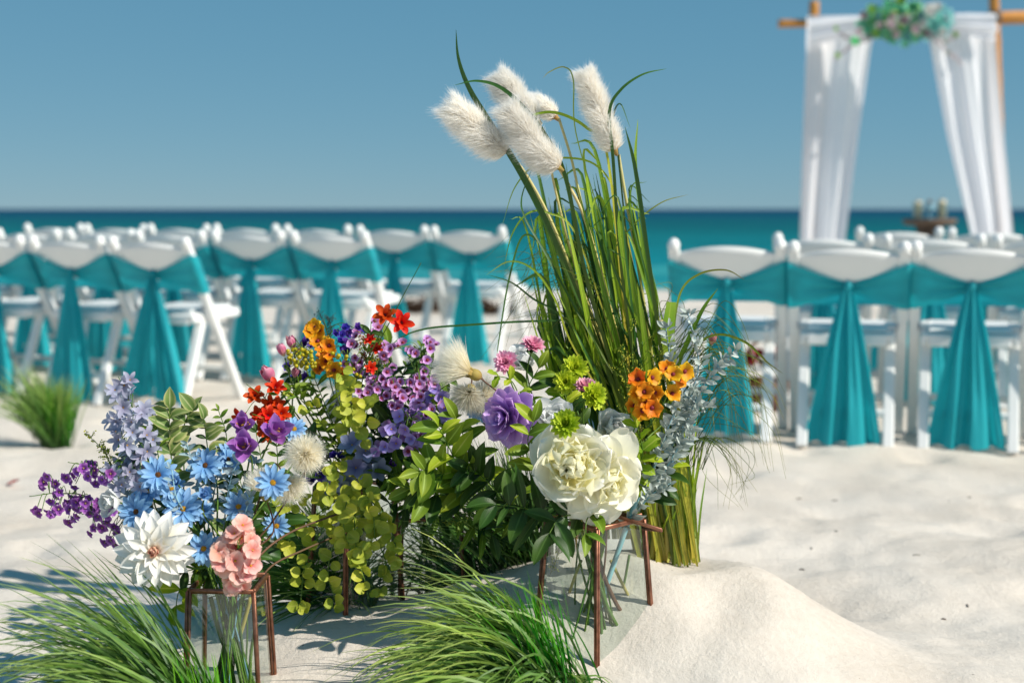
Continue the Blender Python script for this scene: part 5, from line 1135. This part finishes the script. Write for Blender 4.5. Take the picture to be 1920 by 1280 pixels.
# ------------------------------------------------------------------ tall reeds with white plumes
RY=2.98
rb0=P(1262,1052,RY)
reed=thing('plumed_reed_plant','tall artificial reed plant with white fluffy plumes on the sand mound','plant',rb0)
def strap(pts,w0,mat='reed',tipw=.05,fold=.35,name='blade',flat=None,n=5):
    c=catmull(pts,n); v=[];f=[];uv=[]; N_=len(c); ax=flat or Vector((U(-.5,.5),-1,U(-.1,.1))); tw=U(-.7,.7)
    for i,p in enumerate(c):
        t=i/(N_-1); d=(c[min(i+1,N_-1)]-c[max(i-1,0)]).normalized(); s=d.cross(ax); s=s.normalized() if s.length>1e-3 else Vector((1,0,0)); nn=s.cross(d)
        s2=s*math.cos(tw*t)+nn*math.sin(tw*t); n2=s2.cross(d)
        w_=w0*.5*(.75+.4*math.sin(min(1,t*1.4)*math.pi*.6))*((1-t**4)*(1-tipw)+tipw)
        v+=[p-s2*w_+n2*w_*fold,p,p+s2*w_+n2*w_*fold]; uv+=[(0,t),(.5,t),(1,t)]
    for i in range(N_-1):
        b=3*i; f+=[(b,b+1,b+4,b+3),(b+1,b+2,b+5,b+4)]
    part(name,geo_mesh((v,f,uv),name,M[mat]),reed)
for i in range(108):
    s=rnd.random(); bx=1196+s*112+U(-8,8); by=1052+U(-4,12)
    s2=min(1,max(0,s*.7+U(0,.3)))
    ty=U(340,700) if i%4 else U(280,430)
    lx=975+(ty-300)*.10; rx=1195+(ty-300)*.17
    tx=lx+(rx-lx)*s2
    mx=bx+(tx-bx)*.45+U(-22,18)-18*(1-s); Yb=RY+U(-.05,.07); Yt=RY+U(-.10,.10)
    pts=[P(bx,by,Yb),P(bx+(mx-bx)*.45+U(-6,6),880,Yb),P(mx,720,(Yb+Yt)/2),P(mx+(tx-mx)*.55,720+(ty-720)*.55,Yt),P(tx,ty,Yt)]
    if rnd.random()<.6: pts.append(P(tx+U(-45,55),ty-U(-40,30),Yt+U(-.03,.03)))
    strap(pts,U(.004,.0075) if i%4 else U(.008,.013),'reed' if rnd.random()<.62 else 'reedd')
for i in range(46): # short basal leaves
    bx=1205+U(0,105); h=U(760,960); lean=U(-30,40)
    strap([P(bx,1054,RY+U(-.05,.05)),P(bx+lean*.3,1054-(1054-h)*.5,RY),P(bx+lean,h,RY+U(-.08,.02))],U(.004,.010),'reed')
for i in range(46): # leaves fanning left behind the flowers
    s=rnd.random(); bx=1075+s*130; tx=985+s*150+U(-25,35); ty=U(400,680); Yb=RY+U(.0,.08)
    pts=[P(bx,1010,Yb),P(bx-12,860,Yb),P(bx+(tx-bx)*.35-12,720,RY),P(tx,ty,RY+U(-.06,.08))]
    if rnd.random()<.5: pts.append(P(tx+U(-60,30),ty+U(-40,50),RY-.03))
    strap(pts,U(.004,.009) if i%3 else U(.009,.013),'reedd' if rnd.random()<.6 else 'reed')
AUTH=[([(1180,800),(1110,620),(1035,440),(975,320),(920,232),(880,165),(860,110),(855,56)],.013,'reedd'),
([(1170,760),(1100,520),(1060,330),(1020,250),(985,205),(940,165),(895,152),(852,160)],.009,'reedd'),
([(1200,760),(1165,500),(1150,300),(1143,210),(1165,168),(1205,140),(1250,129)],.007,'reedd'),
([(1160,640),(1130,602),(1000,602),(880,609),(800,616),(750,634),(716,668)],.0042,'reedd'),
([(1180,700),(1140,300),(1100,240),(1040,211),(985,220),(938,240)],.006,'reed'),
([(1200,560),(1160,380),(1120,312),(1060,296),(1005,308),(965,352),(943,418)],.004,'reed'),
([(1190,600),(1160,300),(1150,225),(1163,195),(1182,241)],.004,'reedd'),
([(1246,700),(1215,480),(1192,320),(1172,238)],.009,'reedd'),([(1252,720),(1215,480),(1192,320),(1196,224)],.008,'reed'),
([(1275,790),(1272,690),(1290,640),(1318,580),(1346,541)],.010,'reed'),([(1262,760),(1262,640),(1275,550),(1310,514),(1360,506),(1396,524)],.005,'wisp'),
([(1250,760),(1300,655),(1345,627),(1395,640),(1425,665),(1440,680),(1468,700)],.005,'wisp'),
([(1180,560),(1150,480),(1190,420),(1240,380),(1290,365)],.003,'wisp'),([(1130,420),(1080,250),(1075,150),(1058,126),(1030,135),(1018,147)],.0025,'wisp'),
([(1150,700),(1080,580),(1020,470),(985,410),(978,370),(1000,310)],.005,'reedd'),([(1140,720),(1060,600),(1000,560),(960,530),(915,515)],.004,'reedd'),
([(1140,760),(1070,640),(1040,560),(1000,505),(955,490),(912,515)],.004,'reed'),([(1130,700),(1040,500),(985,440),(955,520),(935,640),(932,665)],.004,'reedd'),
([(1150,640),(1080,440),(1030,400),(990,400),(960,440),(945,500)],.004,'reed'),([(1200,700),(1230,600),(1215,500),(1195,455)],.012,'reed'),
([(1240,860),(1215,700),(1190,560),(1180,470)],.014,'reed'),([(1250,900),(1225,760),(1210,640),(1195,530)],.013,'reed')]
for pts,w0,mat in AUTH: 
    Yq=RY-.06+U(-.05,.03); strap([P(x,y,Yq) for x,y in pts],w0,mat,n=8,fold=.25)
strap([P(1262,700,RY-.1),P(1252,630,RY-.1),P(1258,566,RY-.1)],.026,'reed',tipw=.95,fold=.1)
g=G() # fine wisps
for i in range(70):
    x0,y0=1255+U(-30,60),U(640,860); ex=U(1330,1475); ey=U(690,900); top=min(y0,ey)-U(10,90)
    c=catmull([P(x0,y0,RY-.02),P(x0+(ex-x0)*.45,top,RY-.08+U(-.08,.08)),P(x0+(ex-x0)*.85,top+(ey-top)*.35,RY-.1),P(ex,ey,RY-.1+U(-.06,.06))],7); g.add(tube(c,lambda u:.0010*(1.05-.8*u),3,caps=False),tint=rnd.random())
for i in range(60):
    x0,y0=1110+U(-60,60),U(480,700); ex=U(900,1050); ey=U(480,700); top=min(y0,ey)-U(0,70)
    c=catmull([P(x0,y0,RY),P(x0+(ex-x0)*.45,top,RY+U(-.08,.08)),P(ex,ey,RY+U(-.06,.06))],8); g.add(tube(c,lambda u:.0009*(1.05-.8*u),3,caps=False),tint=rnd.random())
for i in range(40):
    x0,y0=U(1150,1290),U(600,820); c=catmull([P(x0,y0,RY),P(x0+U(-30,60),y0-U(40,90),RY-.05),P(x0+U(-60,110),y0-U(10,90),RY-.08)],7); g.add(tube(c,lambda u:.0009*(1.05-.8*u),3,caps=False),tint=rnd.random())
for i in range(14):
    x0=U(1270,1320); c=catmull([P(x0,880,RY),P(x0+U(10,40),820,RY-.05),P(x0+U(40,100),U(850,900),RY-.08),P(x0+U(50,120),U(900,960),RY-.1)],7); g.add(tube(c,lambda u:.0010*(1.05-.8*u),3,caps=False),tint=rnd.random())
part('fine_wisps',g.mesh('fine_wisps',M['wisp']),reed,kind='stuff')
ST=[([(1238,1050),(1180,820),(1110,610),(1040,430),(988,330),(952,286)],.0034),([(1246,1050),(1190,800),(1150,600),(1100,420),(1068,350),(1050,318)],.0034),
([(1250,1050),(1200,800),(1140,560),(1095,400),(1072,300),(1048,222)],.0028),([(1262,1050),(1240,800),(1200,520),(1175,380),(1160,290)],.0034),([(1230,1050),(1170,760),(1085,520),(1040,350),(1035,310)],.0026),([(1252,1052),(1246,860),(1242,700),(1240,600)],.006),([(1222,1056),(1228,960),(1238,860)],.0055)]
for pts,r_ in ST: part('stalk',G1(tube(catmull([P(x,y,RY-.02) for x,y in pts],8),r_,7)).mesh('stalk',M['straw']),reed)
def plume(pts,rad,cnt,hl,wind,lab):
    c=catmull([P(*q) for q in pts],10); N_=len(c); g=G()
    for i in range(cnt):
        t=rnd.random(); k=min(int(t*(N_-1)),N_-2); p=c[k].lerp(c[k+1],t*(N_-1)-k); d=(c[k+1]-c[k]).normalized()
        a=U(0,6.283); x=d.cross(Vector((.2,1,.3))).normalized(); y=d.cross(x); rd=x*math.cos(a)+y*math.sin(a)
        env=min(1,.66+t*2.2)*(1 if t<.9 else 1-(t-.9)*1.5)
        dirn=(rd*1.0+d*U(.25,.7)*(1+.8*(t>.88))+Vector(wind)*.5+Vector((rnd.gauss(0,.13),rnd.gauss(0,.13),rnd.gauss(0,.13)))).normalized()
        L=hl*(U(.72,1.08) if rnd.random()<.93 else U(1.05,1.3))*env*(1+.12*math.sin(t*13+a*2))
        p=p+rd*rad*.25; m1=p+dirn*L*.5; e=p+dirn*L*.95+(Vector(wind)*.20+d*.12+Vector((0,0,-.10)))*L+Vector((rnd.gauss(0,1),rnd.gauss(0,1),rnd.gauss(0,1)))*.0025
        wd=dirn.cross(Vector((U(-1,1),U(-1,1),U(-1,1)))).normalized()*.00042
        b=len(g.v); g.v+=[p-wd,p+wd,m1+wd*.9,m1-wd*.9,e]; g.uv+=[(0,0),(1,0),(1,.5),(0,.5),(.5,1)]; g.t+=[.5+.5*(rnd.random()-.5)]*5; g.f+=[(b,b+1,b+2,b+3),(b+3,b+2,b+4)]; g.mi+=[0,0]
    o=part('plume',G1(tube(c,lambda u:rad*.5*math.sin(math.pi*min(1,.15+u*.8)),10)).mesh('plume',M['plume']),reed,label=lab)
    part('hairs',g.mesh('hairs',M['plume']),o,kind='stuff')
    part('plume_base',G1(tube([c[0]+(c[0]-c[1]).normalized()*.012,c[0],c[1].lerp(c[0],.3)],lambda u:.003+.006*u,8)).mesh('plume_base',M['thc']),o)
plume([(950,284,2.93),(915,262,2.92),(882,232,2.91),(850,202,2.90)],.024,11000,.042,(-.35,0,.1),'leftmost plume leaning left')
plume([(1048,314,2.90),(1012,285,2.90),(985,250,2.90),(958,208,2.90)],.025,11000,.044,(-.3,0,.0),'lower middle plume')
plume([(1008,226,2.97),(982,200,2.97),(958,172,2.97),(938,148,2.97)],.023,9500,.037,(-.3,0,.1),'upper middle plume')
plume([(1042,220,3.03),(1025,205,3.03),(1012,198,3.03),(1000,194,3.03)],.018,4000,.028,(-.4,0,.2),'small back plume')
plume([(1153,282,2.93),(1136,240,2.93),(1117,190,2.93),(1098,140,2.93)],.021,11000,.034,(-.25,0,.1),'rightmost upright plume')
# ------------------------------------------------------------------ small things lying about
for i in range(22):
    x=U(-.2,1.6); y=U(2.5,4.8); a=U(0,3)
    g=G(); L=U(.004,.012); q=Vector((x,y,H(x,y)+.001)); d=Vector((math.cos(a),math.sin(a),0))*L
    g.add(tube([q-d,q+Vector((0,0,.002)),q+d],U(.0008,.002),5)); single('shell_fragment',g.mesh('shell_fragment',M['debris']),'tiny dark shell or twig fragment lying on the pale sand','debris',group='tiny fragments on the sand')

q=ground(11,878,4.95)
t_=geo_mesh(petal(.05,.03,curl=.6,cup=.5),'fallen_petal',M['redp']); o=single('fallen_petal',t_,'single red petal lying on the sand at the far left','petal'); o.matrix_basis=aim(q+Vector((0,0,.006)),(1,.2,0),(0,0,1))
